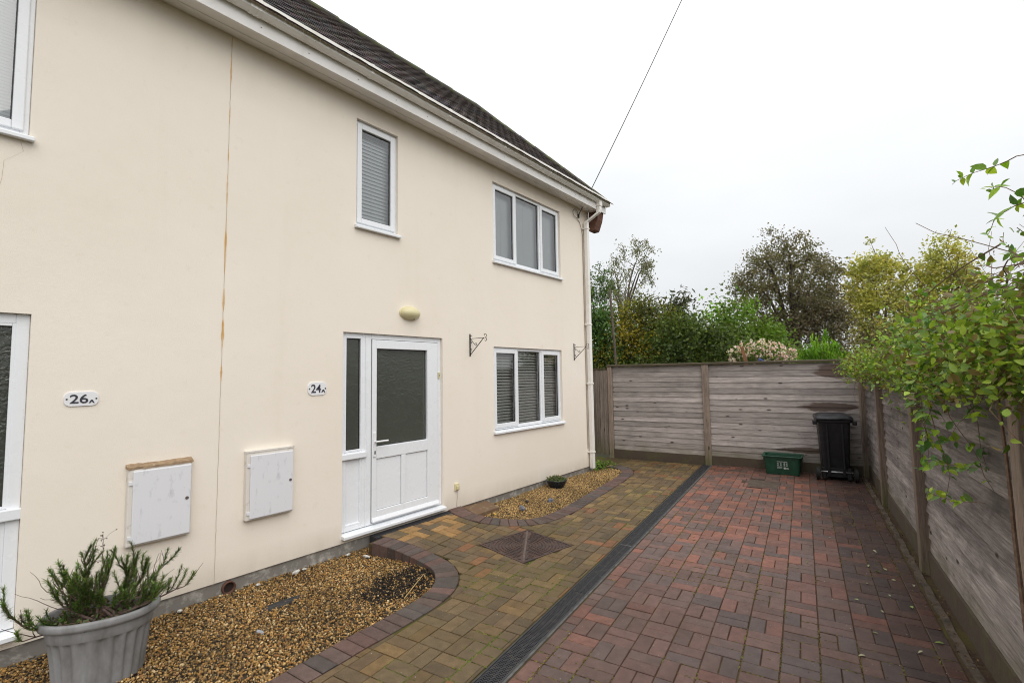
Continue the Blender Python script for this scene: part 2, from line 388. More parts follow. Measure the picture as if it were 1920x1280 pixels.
# expansion joint between the two homes, with rust stains
mb = MB(); zz = ZB; rr = random.Random(3)
pts = []
while zz < ZS:
    pts.append((-1.60+.03*(zz/4.7)+rr.uniform(-.002, .002), zz)); zz += .06
mb.add([(.0015, a+s*.0022, z) for a, z in pts for s in (-1, 1)], [(2*i, 2*i+1, 2*i+3, 2*i+2) for i in range(len(pts)-1)])
mb.build('expansion_joint', M['crack'], house)
mb = MB()
for z0, z1, w in ((4.30, 4.62, .006), (3.95, 4.12, .004), (3.60, 3.74, .004), (3.22, 3.52, .006), (2.62, 3.12, .008), (2.30, 2.52, .010), (1.98, 2.26, .011), (1.70, 1.86, .007), (4.64, 4.76, .006)):
    n = 9; vs = []
    for i in range(n+1):
        z = z0+(z1-z0)*i/n; a = -1.60+.03*(z/4.7); e = 1.1*w*math.sin(PI*(i+.3)/(n+.6))*rr.uniform(.55, 1.2)
        vs += [(.003, a-e*.8, z), (.003, a+e, z)]
    mb = MB(); mb.add(vs, [(2*i, 2*i+1, 2*i+3, 2*i+2) for i in range(n)]); mb.build('rust_streak', M['rust'], house)
# hairline cracks in the render
for P_ in (((-2.83, 3.32), (-2.815, 3.26), (-2.86, 3.21), (-2.90, 3.17), (-2.905, 3.05), (-2.93, 2.9)), ((-.02, 2.205), (-.025, 2.24), (-.015, 2.27)), ((.73, 2.205), (.735, 2.235)), ((2.47, 2.135), (2.46, 2.20), (2.465, 2.24)), ((3.08, 2.135), (3.075, 2.21))):
    mb = MB(); mb.add([(.0016, a+s*.0009, z+s*.0004) for a, z in P_ for s in (-1, 1)], [(2*i, 2*i+1, 2*i+3, 2*i+2) for i in range(len(P_)-1)]); mb.build('hairline_crack', M['crack'], house)
# terracotta air pipe end in the plinth
mb = MB(); n = 20
mb.lathe([(.052, 0), (.052, .03), (.042, .03), (.040, -.02)], n)
mb.v = [(v[2]-.012, -1.49+v[0], .005+v[1]) for v in mb.v]
ap = mb.build('air_pipe', mat('terracotta_dark', (.10, .045, .03), .9), house, True)
mb = MB(); mb.add([(-.008, -1.49+.041*math.cos(i*PI/8), .005+.041*math.sin(i*PI/8)) for i in range(16)], [tuple(range(16))])
mb.build('bore_shade', mat('pipe_dark', (.03, .018, .014), .95), ap)  # flat dark disc painted as the shade inside the open pipe

# ---- windows
def rect_frame(mb, a, b, c, d, w, x0, x1, wb=None, wt=None):
    wb = wb or w; wt = wt or w
    mb.box(x0, x1, a, a+w, c, d); mb.box(x0, x1, b-w, b, c, d)
    mb.box(x0, x1, a+w, b-w, c, c+wb); mb.box(x0, x1, a+w, b-w, d-wt, d)
def room_box(name, key, matn, depth=1.9, mar=.5):
    a, b, c, d = OPEN[key]; x0, x1 = -depth-REV, -REV-.002
    a2, b2, c2, d2 = a-mar, b+mar, max(c-.8, .05), d+.15
    mb = MB(); mb.box(x0, x1, a2, b2, c2, d2); mb.f = [mb.f[i] for i in (0, 1, 2, 3, 4)]
    v = [(x1, a2, c2), (x1, b2, c2), (x1, b2, d2), (x1, a2, d2), (x1, a, c), (x1, b, c), (x1, b, d), (x1, a, d)]
    mb.add(v, [(0, 1, 5, 4), (1, 2, 6, 5), (2, 3, 7, 6), (3, 0, 4, 7)])
    mb.build(name, M[matn], house)
def window(key, lights, label=None, sashes=(), sill=True, mull=.05):
    """lights: t-splits incl. both ends; sashes: indices of opening lights"""
    a, b, c, d = OPEN[key]; c0 = c; c = c+.035
    XF0, XF1 = -.105, -.038
    mb = MB(); rect_frame(mb, a+.001, b-.001, c, d-.001, .045, XF0, XF1)
    for s in lights[1:-1]: mb.box(XF0, XF1, s-mull/2, s+mull/2, c+.045, d-.046)
    w = mb.build('window', M['upvc'], house, bevel=.005)
    if label: w['label'] = label
    for i, (s, e) in enumerate(zip(lights, lights[1:])):
        g0 = s+(.045 if i == 0 else mull/2); g1 = e-(.045 if i == len(lights)-2 else mull/2); h0, h1 = c+.045, d-.046
        if i in sashes:
            g0 -= .018; g1 += .018; h0 -= .018; h1 += .016
            m2 = MB(); rect_frame(m2, g0, g1, h0, h1, .058, XF1-.02, XF1+.016); m2.build('sash', M['upvc'], w, bevel=.007)
            g0 += .058; g1 -= .058; h0 += .058; h1 -= .058; xg = XF1-.012
        else: xg = XF1-.03
        m3 = MB(); rect_frame(m3, g0-.002, g1+.002, h0-.002, h1+.002, .009, xg-.004, xg+.006); m3.build('gasket', M['black_gasket'], w)
        m4 = MB(); m4.add([(xg, g0, h0), (xg, g1, h0), (xg, g1, h1), (xg, g0, h1)], [(0, 1, 2, 3)]); m4.build('pane', M['glass'], w)
    if sill:
        m5 = MB(); m5.prism([(-.10, c0), (.035, c0-.012), (.045, c0-.012), (.045, c0+.012), (.035, c0+.02), (-.10, c0+.034)], a-.02 if False else a+.002, b-.002)
        m5.prism([(.002, c0-.0125), (.046, c0-.0125), (.046, c0+.0125), (.03, c0+.021), (.002, c0+.026)], a-.022, b+.022)
        m5.build('sill', M['upvc'], w, bevel=.003)
    return w
wl = window('win_low', (1.89, 2.46, 3.07, 3.63), 'lower three light window with white blinds half open', (0, 2))
wu = window('win_up', (1.91, 2.47, 3.10, 3.66), 'upper three light window under the eaves', (0, 2))
ws = window('win_small', (-.315, .235), 'tall narrow upper window above the door', (0,))
w26 = window('win26', (-4.1, -3.45, -2.79), 'upper window cut off by the left edge of the photo', (1,))
for k, m_, nm in (('win_low', 'room', 'interior'), ('win_up', 'room', 'interior'), ('win_small', 'room', 'interior'), ('win26', 'room', 'interior')): room_box(nm, k, m_)

def blind(key, label, tilt, pitch, width, matn, t0=None, t1=None):
    a, b, c, d = OPEN[key]; a = t0 or a; b = t1 or b
    r = empty('venetian_blind', label, 'blind', HW(-.142, (a+b)/2, c), -TH, 'venetian blinds in the house windows')
    L = (b-a)-.03; z = d-c-.05
    me = MB(); ca, sa = math.cos(tilt), math.sin(tilt); h = width/2
    top = [(-h*ca, -h*sa), (0, .0035), (h*ca, h*sa)]
    poly = top+[(x, zz_-.0022) for x, zz_ in reversed(top)]
    me.prism(poly, -L/2, L/2); sm = me.mesh('slat', M[matn], False)
    k = 0
    while z > .05:
        o = link('slat', sm, r); o.location = (0, 0, z); k += 1; z -= pitch
    hb = MB(); hb.box(-.025, .025, -L/2, L/2, d-c-.045, d-c-.005); hb.build('headrail', M['slat'], r)
    cb = MB()
    for u in (-.32, .0, .32): cb.box(h*ca+.002, h*ca+.004, u*L-.0015, u*L+.0015, .04, d-c-.04)
    cb.build('cord', M['slat'], r)
    return r
blind('win_low', 'half open white slatted blind behind the ground floor window', math.radians(-36), .043, .05, 'slat')
blind('win_up', 'closed pale slatted blind behind the three light upper window', math.radians(-74), .0235, .027, 'slat_blue')
blind('win_small', 'closed pale slatted blind behind the tall narrow upper window', math.radians(-68), .042, .05, 'slat_blue')
blind('win26', 'closed pale blind behind the upper window at the left edge', math.radians(-76), .0235, .027, 'slat_blue')

# ---- door of number 24 with its sidelight
def door24():
    a, b, c, d = OPEN['door24']; X0, X1 = -.11, -.035
    mb = MB(); sill_z = c+.045
    rect_frame(mb, a+.001, -.165, sill_z, d-.001, .042, X0, X1)
    mb.box(X0, X1+.004, -.165, -.150, sill_z, d-.001)
    rect_frame(mb, -.150, b-.001, sill_z, d-.001, .06, X0, X1, .02)
    mb.box(X0, X1, a+.042, -.207, .895, .955)
    f = mb.build('front_door', M['upvc'], house, bevel=.005, label='white half glazed front door with narrow sidelight')
    m = MB(); m.box(X1, X1+.032, a-.005, -.163, .885, .945); m.build('transom_rail', M['upvc'], f, bevel=.006)
    m = MB(); m.prism([(-.11, c+.044), (.05, c+.028), (.055, c+.022), (.055, c-.004), (.045, c-.004), (-.11, c-.002)], a-.004, b+.005); m.build('threshold', M['upvc'], f, bevel=.003)
    # leaf
    l0, l1, h0, h1 = -.088, b-.063, sill_z+.024, d-.064
    m = MB(); XL0, XL1 = X0+.01, X1+.014
    g0, g1, gz0, gz1 = -.03, .69, .975, 2.04
    m.box(XL0, XL1, l0, g0, h0, h1); m.box(XL0, XL1, g1, l1, h0, h1); m.box(XL0, XL1, g0, g1, gz1, h1)
    m.box(XL0, XL1, g0, g1, .845, gz0); m.box(XL0, XL1, g0, g1, h0, .30)
    m.box(XL0, XL1, .305, .365, .30, .845)
    m.prism([(XL1, h0+.05), (XL1+.022, h0+.012), (XL1+.022, h0), (XL1, h0)], l0, l1)
    m.build('door_leaf', M['upvc'], f, bevel=.006)
    m = MB(); rect_frame(m, l0-.007, l1+.007, h0-.007, h1+.007, .0068, X1-.004, X1+.003); m.build('door_seal', mat('grey_seal', (.16, .16, .165), .6), f)
    for u, v in ((g0, .305), (.365, g1)):
        m = MB(); m.box(XL0, XL1-.016, u-.001, v+.001, .299, .846); m.build('panel', M['upvc'], f)
        m = MB(); rect_frame(m, u, v, .301, .844, .004, XL1-.0158, XL1-.013); m.build('panel_shade_line', mat('panel_shade_line', (.34, .34, .35), .6), f)  # thin grey rim painted as the shadow line round each panel
    m = MB(); m.box(X0, X1-.02, a+.03, -.2, sill_z+.03, .9); rect_frame(m, a+.042, -.207, sill_z+.042, .895, .022, X1-.02, X1-.002); m.build('panel', M['upvc'], f, bevel=.003)
    for u, v, z0, z1 in ((g0, g1, gz0, gz1), (a+.062, -.227, .975, d-.062)):
        m = MB(); rect_frame(m, u-.002, v+.002, z0-.002, z1+.002, .008, X1-.032, X1-.020); m.build('gasket', M['black_gasket'], f)
        m = MB(); m.add([(X1-.026, u, z0), (X1-.026, v, z0), (X1-.026, v, z1), (X1-.026, u, z1)], [(0, 1, 2, 3)]); m.build('pane', M['obscure'], f)
    m = MB(); rect_frame(m, a+.04, -.205, .957, d-.04, .02, X1-.022, X1+.002); m.build('glazing_bead', M['upvc'], f, bevel=.003)
    # handle: long plate, lever, keyhole
    m = MB(); m.box(XL1, XL1+.012, -.078, -.042, .87, 1.13)
    m.tube([(XL1+.01, -.06, 1.035), (XL1+.05, -.06, 1.035)], .009, 8)
    m.tube([(XL1+.045, -.064, 1.035), (XL1+.05, -.02, 1.035), (XL1+.05, .085, 1.035)], .0105, 8)
    m.build('handle', M['plate'], f, bevel=.003)
    m = MB(); m.box(XL1+.0125, XL1+.015, -.067, -.053, .90, .935); m.build('keyhole', M['ink'], f)
    # doorbell on the frame
    m = MB(); m.box(X1, X1+.016, .865, .893, 1.70, 1.775); m.build('doorbell', M['cream_plastic'], f, bevel=.003)
    m = MB(); m.box(X1+.016, X1+.02, .873, .885, 1.728, 1.748); m.build('bell_push', mat('bell_grey', (.25, .24, .2), .5), f)
    room = MB(); x0, x1 = -2.6, -REV-.002; aa, bb = a-.05, b+.02; z0, z1 = .1, 2.4
    room.box(x0, x1, aa, bb, z0, z1); room.f = [room.f[i] for i in (0, 1, 2, 3, 4)]
    v = [(x1, aa, z0), (x1, bb, z0), (x1, bb, z1), (x1, aa, z1), (x1, a, c), (x1, b, c), (x1, b, d), (x1, a, d)]
    room.add(v, [(0, 1, 5, 4), (1, 2, 6, 5), (2, 3, 7, 6), (3, 0, 4, 7)])
    room.build('hall', M['hall'], house)
door24()
def door26():
    a, b, c, d = OPEN['door26']; X0, X1 = -.11, -.035; sz = c+.045
    mb = MB(); rect_frame(mb, a+.001, b-.001, sz, d-.001, .065, X0, X1); mb.box(X0, X1, -3.45, -3.39, sz+.065, d-.066); mb.box(X0, X1, -3.39, b-.066, .86, .925)
    f = mb.build('front_door', M['upvc'], house, bevel=.005, label='white door and dark sidelight of the neighbouring home')
    m = MB(); m.box(X1, X1+.034, -3.42, b+.004, .855, .925); m.build('transom_rail', M['upvc'], f, bevel=.006)
    m = MB(); m.prism([(-.11, c+.044), (.05, c+.028), (.055, c+.022), (.055, c-.004), (.045, c-.004), (-.11, c-.002)], a+.004, b+.008); m.build('threshold', M['upvc'], f, bevel=.003)
    m = MB(); m.box(X0, X1-.022, -3.40, b-.06, sz+.06, .865); rect_frame(m, -3.39, b-.066, sz+.065, .86, .022, X1-.022, X1-.003); m.build('panel', M['upvc'], f, bevel=.003)
    m = MB(); rect_frame(m, -3.392, b-.064, .926, d-.064, .018, X1-.022, X1-.002); m.build('glazing_bead', M['upvc'], f, bevel=.003)
    m = MB(); m.add([(X1-.026, -3.38, .93), (X1-.026, b-.07, .93), (X1-.026, b-.07, d-.07), (X1-.026, -3.38, d-.07)], [(0, 1, 2, 3)]); m.build('pane', M['obscure'], f)
    m = MB(); m.box(X0, X1-.03, a+.06, -3.45, sz+.06, d-.066); m.build('door_leaf', M['upvc'], f)
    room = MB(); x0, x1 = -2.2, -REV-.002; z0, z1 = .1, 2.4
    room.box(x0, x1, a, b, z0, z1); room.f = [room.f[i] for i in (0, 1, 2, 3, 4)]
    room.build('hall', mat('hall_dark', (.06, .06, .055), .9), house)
door26()

# ---- eaves
SE = .222
mb = MB(); mb.box(0, .100, T0, 4.90, ZS, ZS+.012); mb.box(.104, SE-.002, T0, 4.90, ZS+.001, ZS+.013); mb.build('soffit', M['soffit'], house)
mb = MB(); mb.box(SE, SE+.018, T0, 1.2, ZS-.018, 4.97); mb.box(SE, SE+.018, 1.203, 4.90, ZS-.018, 4.97); fas = mb.build('fascia', M['fascia'], house, bevel=.002)
mb = MB(); rr = random.Random(5)
for i in range(16):
    t = -2.4+i*.48+rr.uniform(-.03, .03); z = 4.80+rr.uniform(0, .012)
    mb.add([(SE+.0195, t+.006*math.cos(k*PI/3), z+.006*math.sin(k*PI/3)) for k in range(6)], [tuple(range(6))])
mb.build('nail_head', mat('nail_rust', (.17, .11, .08), .8), fas)
gx0, gx1, gzt, gzb = SE+.022, .338, 4.985, 4.868
prof = [(gx0, gzt), (gx0, gzb+.02), (gx0+.02, gzb), (gx1-.045, gzb), (gx1-.012, gzb+.03), (gx1-.012, gzb+.055), (gx1, gzb+.07), (gx1, gzt),
        (gx1-.006, gzt), (gx1-.006, gzb+.074), (gx1-.018, gzb+.058), (gx1-.018, gzb+.034), (gx1-.048, gzb+.006), (gx0+.022, gzb+.006), (gx0+.006, gzb+.024), (gx0+.006, gzt)]
mb = MB(); mb.prism(prof, T0, 4.90); mb.box(gx0+.002, gx1-.002, 4.898, 4.906, gzb+.002, gzt-.004)
gut = mb.build('gutter', M['gutter'], house, bevel=.002)
for t in (-1.5, -.34, .77, 1.83, 2.95, 4.0):
    w = .05 if t == -1.5 else .018; e = .006
    p2 = [(x+(e if x > .3 else (-e*.2)), z+(-e if z < 4.9 else 0)) for x, z in prof[:8]]
    m = MB()
    if w > .03:
        for k in range(3): m.prism(p2, t-w+k*.036, t-w+.022+k*.036)
        m.prism([(x-(.003 if x > .3 else 0), z+(.003 if z < 4.9 else 0)) for x, z in p2], t-w, t+w)
    else: m.prism(p2, t-w, t+w)
    m.build('gutter_clip', M['gutter'], gut, bevel=.002)
# rainwater pipe
dp = MB(); q = .036
def sqpipe(m, pts, q):
    vs = []
    for x, y, z, ax in pts:
        if ax == 'z': vs += [(x-q, y-q, z), (x+q, y-q, z), (x+q, y+q, z), (x-q, y+q, z)]
        else: vs += [(x-q, y-q, z-q*.9), (x+q, y-q, z+q*.9*0-q*.2), (x+q, y+q, z-q*.2), (x-q, y+q, z-q*.9)]
    n = len(pts)
    m.add(vs, [(4*i+j, 4*i+(j+1) % 4, 4*i+4+(j+1) % 4, 4*i+4+j) for i in range(n-1) for j in range(4)]+[(3, 2, 1, 0), tuple(range(4*n-4, 4*n))])
PT = 4.455
sqpipe(dp, [(.065, PT, .045, 'z'), (.065, PT, 4.47, 'z'), (.07, PT, 4.52, 'z'), (.27, PT+.10, 4.68, 'z'), (.28, PT+.11, 4.74, 'z'), (.28, PT+.11, gzb+.01, 'z')], q)
dpo = dp.build('downpipe', M['gutter'], house, bevel=.006)
m = MB(); m.box(.235, .325, PT+.06, PT+.16, 4.80, gzb+.06); m.build('outlet', M['gutter'], dpo, bevel=.006)
for z in (4.40, 2.62, .33, 1.55):
    m = MB(); m.box(.0, .108, PT-.048, PT+.048, z-.012, z+.012); m.box(.0, .02, PT-.062, PT+.062, z-.009, z+.009); m.build('pipe_clip', M['gutter'], dpo, bevel=.003)
# brown corbel closing the eaves at the corner
mb = MB(); mb.prism([(.0, ZS-.005), (.215, ZS-.005), (.185, 4.60), (.12, 4.43), (.10, 4.41), (.0, 4.41)], T1+.004, 4.86, 1)
M['corbel'] = spotted('brown_corbel', (.19, .085, .055), (.10, .055, .04), 22, .35, .65, .9, 1.0)
mb.build('corbel', M['corbel'], house, bevel=.004)

# ---- roof: plain tiles on two visible hips
EX, EZ, RX, RZ = .315, 4.955, -1.49, 6.77
RT1 = 3.12; ET1 = 4.93; RTL = T0
M['felt'] = mat('roof_felt', (.03, .028, .028), .9)
mb = MB(); BX = RX-(EX-RX); D = .03
mb.add([(EX-.02, T0, EZ-D), (EX-.02, ET1-.02, EZ-D), (RX, RT1, RZ-D), (RX, T0, RZ-D), (BX, T0, EZ-D), (BX, ET1-.02, EZ-D)],
       [(0, 1, 2, 3), (3, 2, 5, 4), (1, 5, 2), (0, 3, 4), (0, 4, 5, 1)])
roof = mb.build('roof', M['felt'], house)
def tile_mat(src):
    m = mat('roof_tile_'+src, (.05, .04, .038), .85, .3); t = m.node_tree; b = bsdf(m); p = pos_of(t); c = colour_source(t, src)
    c = mixc(t, ramp(t, noise(t, 5, p, 6, .7), [(.58, 0.0), (.7, .5)]), c, (.06, .065, .025))
    c = mixc(t, ramp(t, noise(t, 40, p, 4, .7), [(.66, 0.0), (.74, .6)]), c, (.13, .12, .105))
    t.links.new(c, b.inputs['Base Color']); t.links.new(bump(t, noise(t, 90, p, 4), .5, .004), b.inputs['Normal']); return m
M['tile_obj'], M['tile_col'] = tile_mat('obj'), tile_mat('col')
rng = np.random.default_rng(11); rr = random.Random(11)
L = math.hypot(EX-RX, RZ-EZ); ux, uz = (RX-EX)/L, (RZ-EZ)/L
GA, TW = .105, .167
tiles = []
nrow = int(L/GA)+1
for r in range(nrow):
    s = -.055+r*GA
    tmax = ET1+(RT1-ET1)*max(s, 0)/L
    k = 0; t = T0+(TW/2 if r % 2 else 0)
    while t < tmax+.02:
        tiles.append((s, t, min(TW-.004, tmax+.05-t))); t += TW
def tile_template():
    m = MB(); w, l, th = TW-.004, .24, .011
    # camber: 3 points across
    vs = []
    for x, h in ((0, 0), (w/2, .0025), (w, 0)):
        for y, zz2 in ((0, .019), (l, .004)):
            vs += [(x, y, zz2+h), (x, y, zz2+h-th)]
    F = [(0, 2, 6, 4), (4, 6, 10, 8), (0, 4, 5, 1), (4, 8, 9, 5), (0, 1, 3, 2), (8, 10, 11, 9), (1, 5, 7, 3), (5, 9, 11, 7)]
    m.add(vs, F); return m
tt_ = tile_template()
RM = np.array([[0, ux, -uz*-1 if False else uz], [1, 0, 0], [0, uz, -ux]])   # columns: along eaves, up the slope, normal
def tile_pos(s, t): return np.array([EX+ux*s, t, EZ+uz*s])
PAL_T = [(.052, .040, .037), (.043, .036, .036), (.062, .045, .038), (.036, .032, .033), (.07, .05, .042)]
cand = []
for (s, t, w) in tiles:
    wp = np.array(HW(*tile_pos(s, t))); dd = np.linalg.norm(wp-CAM)
    cand.append((dd if in_view(wp) else dd+50, s, t, w))
cand.sort()
tme = tt_.mesh('tile', M['tile_obj'])
for dd, s, t, w in cand[:300]:
    o = link('tile', tme, roof); R3 = Matrix(RM.tolist()).to_4x4()
    a = rr.uniform(-.012, .012)
    o.matrix_local = Matrix.Translation(tile_pos(s, t)) @ R3 @ Matrix.Rotation(a, 4, 'Z') @ Matrix.Diagonal((w/(TW-.004), 1, rr.uniform(.85, 1.2), 1))
    c = rr.choice(PAL_T); o.color = (*[x*rr.uniform(.8, 1.25) for x in c], 1)
rest = cand[300:]; n = len(rest)
pos = np.array([tile_pos(s, t) for _, s, t, w in rest]); sc = np.array([(w/(TW-.004), 1, rr.uniform(.85, 1.2)) for _, s, t, w in rest])
cols = np.array([PAL_T[rng.integers(len(PAL_T))] for _ in range(n)])*rng.uniform(.8, 1.25, (n, 1))
link('roof_tiles', stamp('roof_tiles', tt_.v, np.array(tt_.f), pos, np.repeat(RM[None], n, 0), sc, cols, M['tile_col']), roof, kind='stuff')
# ridge and hip caps, mossy
M['ridge'] = spotted('ridge_tile', (.05, .042, .04), (.075, .085, .03), 7, .42, .6, .9, .6)
def cap_row(p0, p1, n):
    p0, p1 = Vector(p0), Vector(p1)
    for i in range(n):
        a = p0.lerp(p1, i/n); b = p0.lerp(p1, (i+1.04)/n); m = MB()
        jj = rr.uniform(-.006, .006)
        m.tube([a+Vector((0, 0, jj-.02)), b+Vector((0, 0, jj-.016))], [.085, .088], 10); m.build('ridge_cap', M['ridge'], roof)
cap_row((RX, -1.6, RZ-.03), (RX, RT1, RZ-.03), 15)
cap_row((EX-.05, ET1-.08, EZ-.0), (RX, RT1, RZ-.03), 9)
ico = bmesh.new(); bmesh.ops.create_icosphere(ico, subdivisions=1, radius=1); ICO_V = np.array([v.co[:] for v in ico.verts]); ICO_F = np.array([[v.index for v in f.verts] for f in ico.faces]); ico.free()
M['moss'] = leaf_mat('moss', 'col', .1, .9)

# ---- things fixed on the wall
def meter_box(t0, t1, z0, z1, label, topmat):
    r = empty('meter_box', label, 'meter box', HW(0, t0, z0), -TH, 'meter boxes on the house wall'); w, h = t1-t0, z1-z0
    m = MB(); m.box(-.02, .052, 0, w, 0, h); m.build('case', M['boxframe'], r, bevel=.008)
    m = MB(); m.box(.0525, .066, .028, w-.008, .014, h-.03); m.build('door', M['box'], r, bevel=.006)
    m = MB(); m.box(-.015, .056, -.004, w+.004, h-.008 if topmat == 'mortar' else h-.006, h+(.026 if topmat == 'mortar' else .008))
    if topmat == 'mortar':
        rq = random.Random(1); m = MB(); n = 16
        vs = []
        for i in range(n+1):
            y = -.006+(w+.012)*i/n
            vs += [(.055+rq.uniform(-.004, .003), y, h-.012), (.058+rq.uniform(-.004, .003), y, h-.018), (.056, y, h-.002+rq.uniform(-.003, .003)), (.0, y, h+.018+rq.uniform(-.004, .005)), (-.01, y, h-.01)]
        m.add(vs, [(5*i+j, 5*i+5+j, 5*i+5+(j+1) % 5, 5*i+(j+1) % 5) for i in range(n) for j in range(5)]+[(4, 3, 2, 1, 0), tuple(range(5*n, 5*n+5))])
    m.build('top_lip', M[topmat], r)
    m = MB(); m.lathe([(.012, 0), (.012, .004), (.0, .004)], 12); m.v = [(.066+v[2], w-.035+v[0], h*.5+v[1]) for v in m.v]; m.build('lock', mat('lock_brown', (.12, .09, .085), .5), r)
    for z in (.05, h-.13):
        m = MB(); m.box(.0525, .061, .006, .03, z, z+.028); m.build('hinge', M['box'], r, bevel=.002)
meter_box(-2.2, -1.795, .53, 1.10, 'white meter box with brown mortar on its top edge, behind the planter', 'mortar')
meter_box(-1.39, -.98, .52, 1.10, 'white meter box with clean cream top, right of the wall crack', 'boxframe')

def text_mesh(body, size, name, depth=.0015):
    cu = bpy.data.curves.new(name, 'FONT'); cu.body = body; cu.size = size; cu.extrude = depth; cu.align_x = 'LEFT'; cu.offset = size*.012
    ob = bpy.data.objects.new(name, cu); COL.objects.link(ob)
    dg = bpy.context.evaluated_depsgraph_get(); me = bpy.data.meshes.new_from_object(ob.evaluated_get(dg)); me.name = name
    bpy.data.objects.remove(ob); bpy.data.curves.remove(cu); return me
def plate(t0, t1, zc, h, digits, label):
    r = empty('number_plate', label, 'house number', HW(0, t0, zc-h/2), -TH, 'house number plates'); w = t1-t0; rad = h*.5
    pts = []
    e = 2.6
    for i in range(40):
        a = 2*PI*i/40; ca, sa = math.cos(a), math.sin(a)
        cx_ = w/2+math.copysign(max(w/2-rad, 0), ca)+rad*math.copysign(abs(ca)**(2/e), ca); cz = rad+rad*math.copysign(abs(sa)**(2/e), sa)
        pts.append((cx_, cz))
    m = MB(); m.prism(pts, .0, .009, 0); m.build('plate', M['plate'], r, bevel=.002)
    me = text_mesh(digits, h*.86, 'digits'); V = np.zeros(len(me.vertices)*3); me.vertices.foreach_get('co', V); V = V.reshape(-1, 3)
    w0 = V[:, 0].max()-V[:, 0].min(); sx = w*.52/w0; V[:, 0] = (V[:, 0]-V[:, 0].min())*sx
    hh = V[:, 1].max()-V[:, 1].min(); V[:, 1] = (V[:, 1]-V[:, 1].min())*h*.62/hh
    Q = np.stack([.0105+V[:, 2], w*.17+V[:, 0], h*.2+V[:, 1]], 1); me.vertices.foreach_set('co', Q.ravel()); me.materials.append(M['ink']); me.update(); link('digits', me, r)
    m = MB(); y0, z0 = w*.71, h*.2; s = h*.26
    m.prism([(y0, z0), (y0+s*.28, z0), (y0+s*.6, z0+s*.45), (y0+s*.92, z0), (y0+s*1.2, z0), (y0+s*.78, z0+s*.85), (y0+s*.42, z0+s*.85)], .009, .012, 0); m.build('letter', M['ink'], r)
    for y in (w*.085, w*.925):
        m = MB(); m.lathe([(h*.055, 0), (h*.055, .003), (0, .003)], 10); m.v = [(.009+v[2], y+v[0], h*.5+v[1]) for v in m.v]; m.build('screw', mat('screw_dark', (.06, .04, .035), .5), r)
plate(-2.56, -2.375, 1.61, .10, '26', 'oval white number plate reading 26A')
plate(-.832, -.638, 1.625, .13, '24', 'rounder white number plate reading 24A beside the door')

# oval bulkhead lamp
lamp = empty('wall_lamp', 'cream oval outdoor light fixed above the front door', 'lamp', HW(0, .40, 2.465), -TH)
m = MB(); m.lathe([(1, 0), (1, .012), (.93, .016)], 28, .15, .082); m.v = [(v[2], v[0], v[1]) for v in m.v]; m.build('base', M['cream_plastic'], lamp, True)
m = MB(); m.lathe([(.95*math.cos(a), .015+.085*math.sin(a)) for a in [i*PI/2/8 for i in range(9)]], 28, .145, .08); m.v = [(v[2], v[0], v[1]) for v in m.v]; m.build('cover', M['cream_plastic'], lamp, True)
m = MB(); m.lathe([(.012, 0), (.012, .004), (.001, .005)], 10); m.v = [(.05+v[2]*.5, .03+v[0], -.068+v[1]*.4) for v in m.v]; m.build('sensor', M['ink'], lamp)

# hanging basket brackets
def scroll(cx_, cz, r0, r1, a0, a1, n=14): return [(cx_+(r0+(r1-r0)*i/n)*math.cos(a0+(a1-a0)*i/n), cz+(r0+(r1-r0)*i/n)*math.sin(a0+(a1-a0)*i/n)) for i in range(n+1)]
def bracket(t, ztop, label):
    r = empty('basket_bracket', label, 'bracket', HW(0, t, ztop), -TH, 'hanging basket brackets'); H, A = .28, .27
    m = MB(); m.box(.0, .007, -.010, .010, -H, 0.015); m.build('back_plate', M['iron'], r)
    m = MB(); m.box(.007, A, -.006, .006, -.052, -.046); m.build('top_bar', M['iron'], r)
    m = MB(); m.tube([(.006, 0, -H+.015), (A-.02, 0, -.05)], .0055, 6); m.build('brace', M['iron'], r)
    m = MB(); m.tube([(.012, 0, -.05), (.105, 0, -.145)], .004, 6); m.build('strut', M['iron'], r)
    for k, pl in enumerate((scroll(A+.005, -.018, .03, .012, -PI/2, PI*1.15), scroll(A+.012, -.075, .025, .010, PI/2, -PI*1.1), scroll(.028, -.025, .022, .014, -PI*.9, -PI*2.0+.3), scroll(.022, -.10, .018, .01, PI*.8, -PI*.5), scroll(.022, -.20, .018, .01, PI*.8, -PI*.5), scroll(.11, -.125, .02, .01, -PI*.6, PI*.9))):
        m = MB(); m.tube([(a, 0, b) for a, b in pl], .004, 5); m.build('scroll', M['iron'], r)
bracket(1.41, 2.265, 'black iron basket bracket between the door and the lower window')
bracket(4.02, 2.245, 'black iron basket bracket beside the white downpipe')

# cream socket with a cable tail, low beside the door
r = empty('outdoor_socket', 'small cream socket box low on the wall right of the door', 'socket', HW(0, 1.14, .29), -TH)
m = MB(); m.box(0, .022, -.035, .035, 0, .085); m.build('back_box', M['cream_plastic'], r, bevel=.004)
m = MB(); m.box(.022, .04, -.022, .022, .012, .06); m.build('plug', M['cream_plastic'], r, bevel=.005)
m = MB(); m.tube([(.02, 0, .0), (.022, .002, -.06), (.012, .0, -.12), (.006, 0, -.20)], .003, 5); m.build('cable_tail', mat('pale_cable', (.5, .46, .38), .6), r)

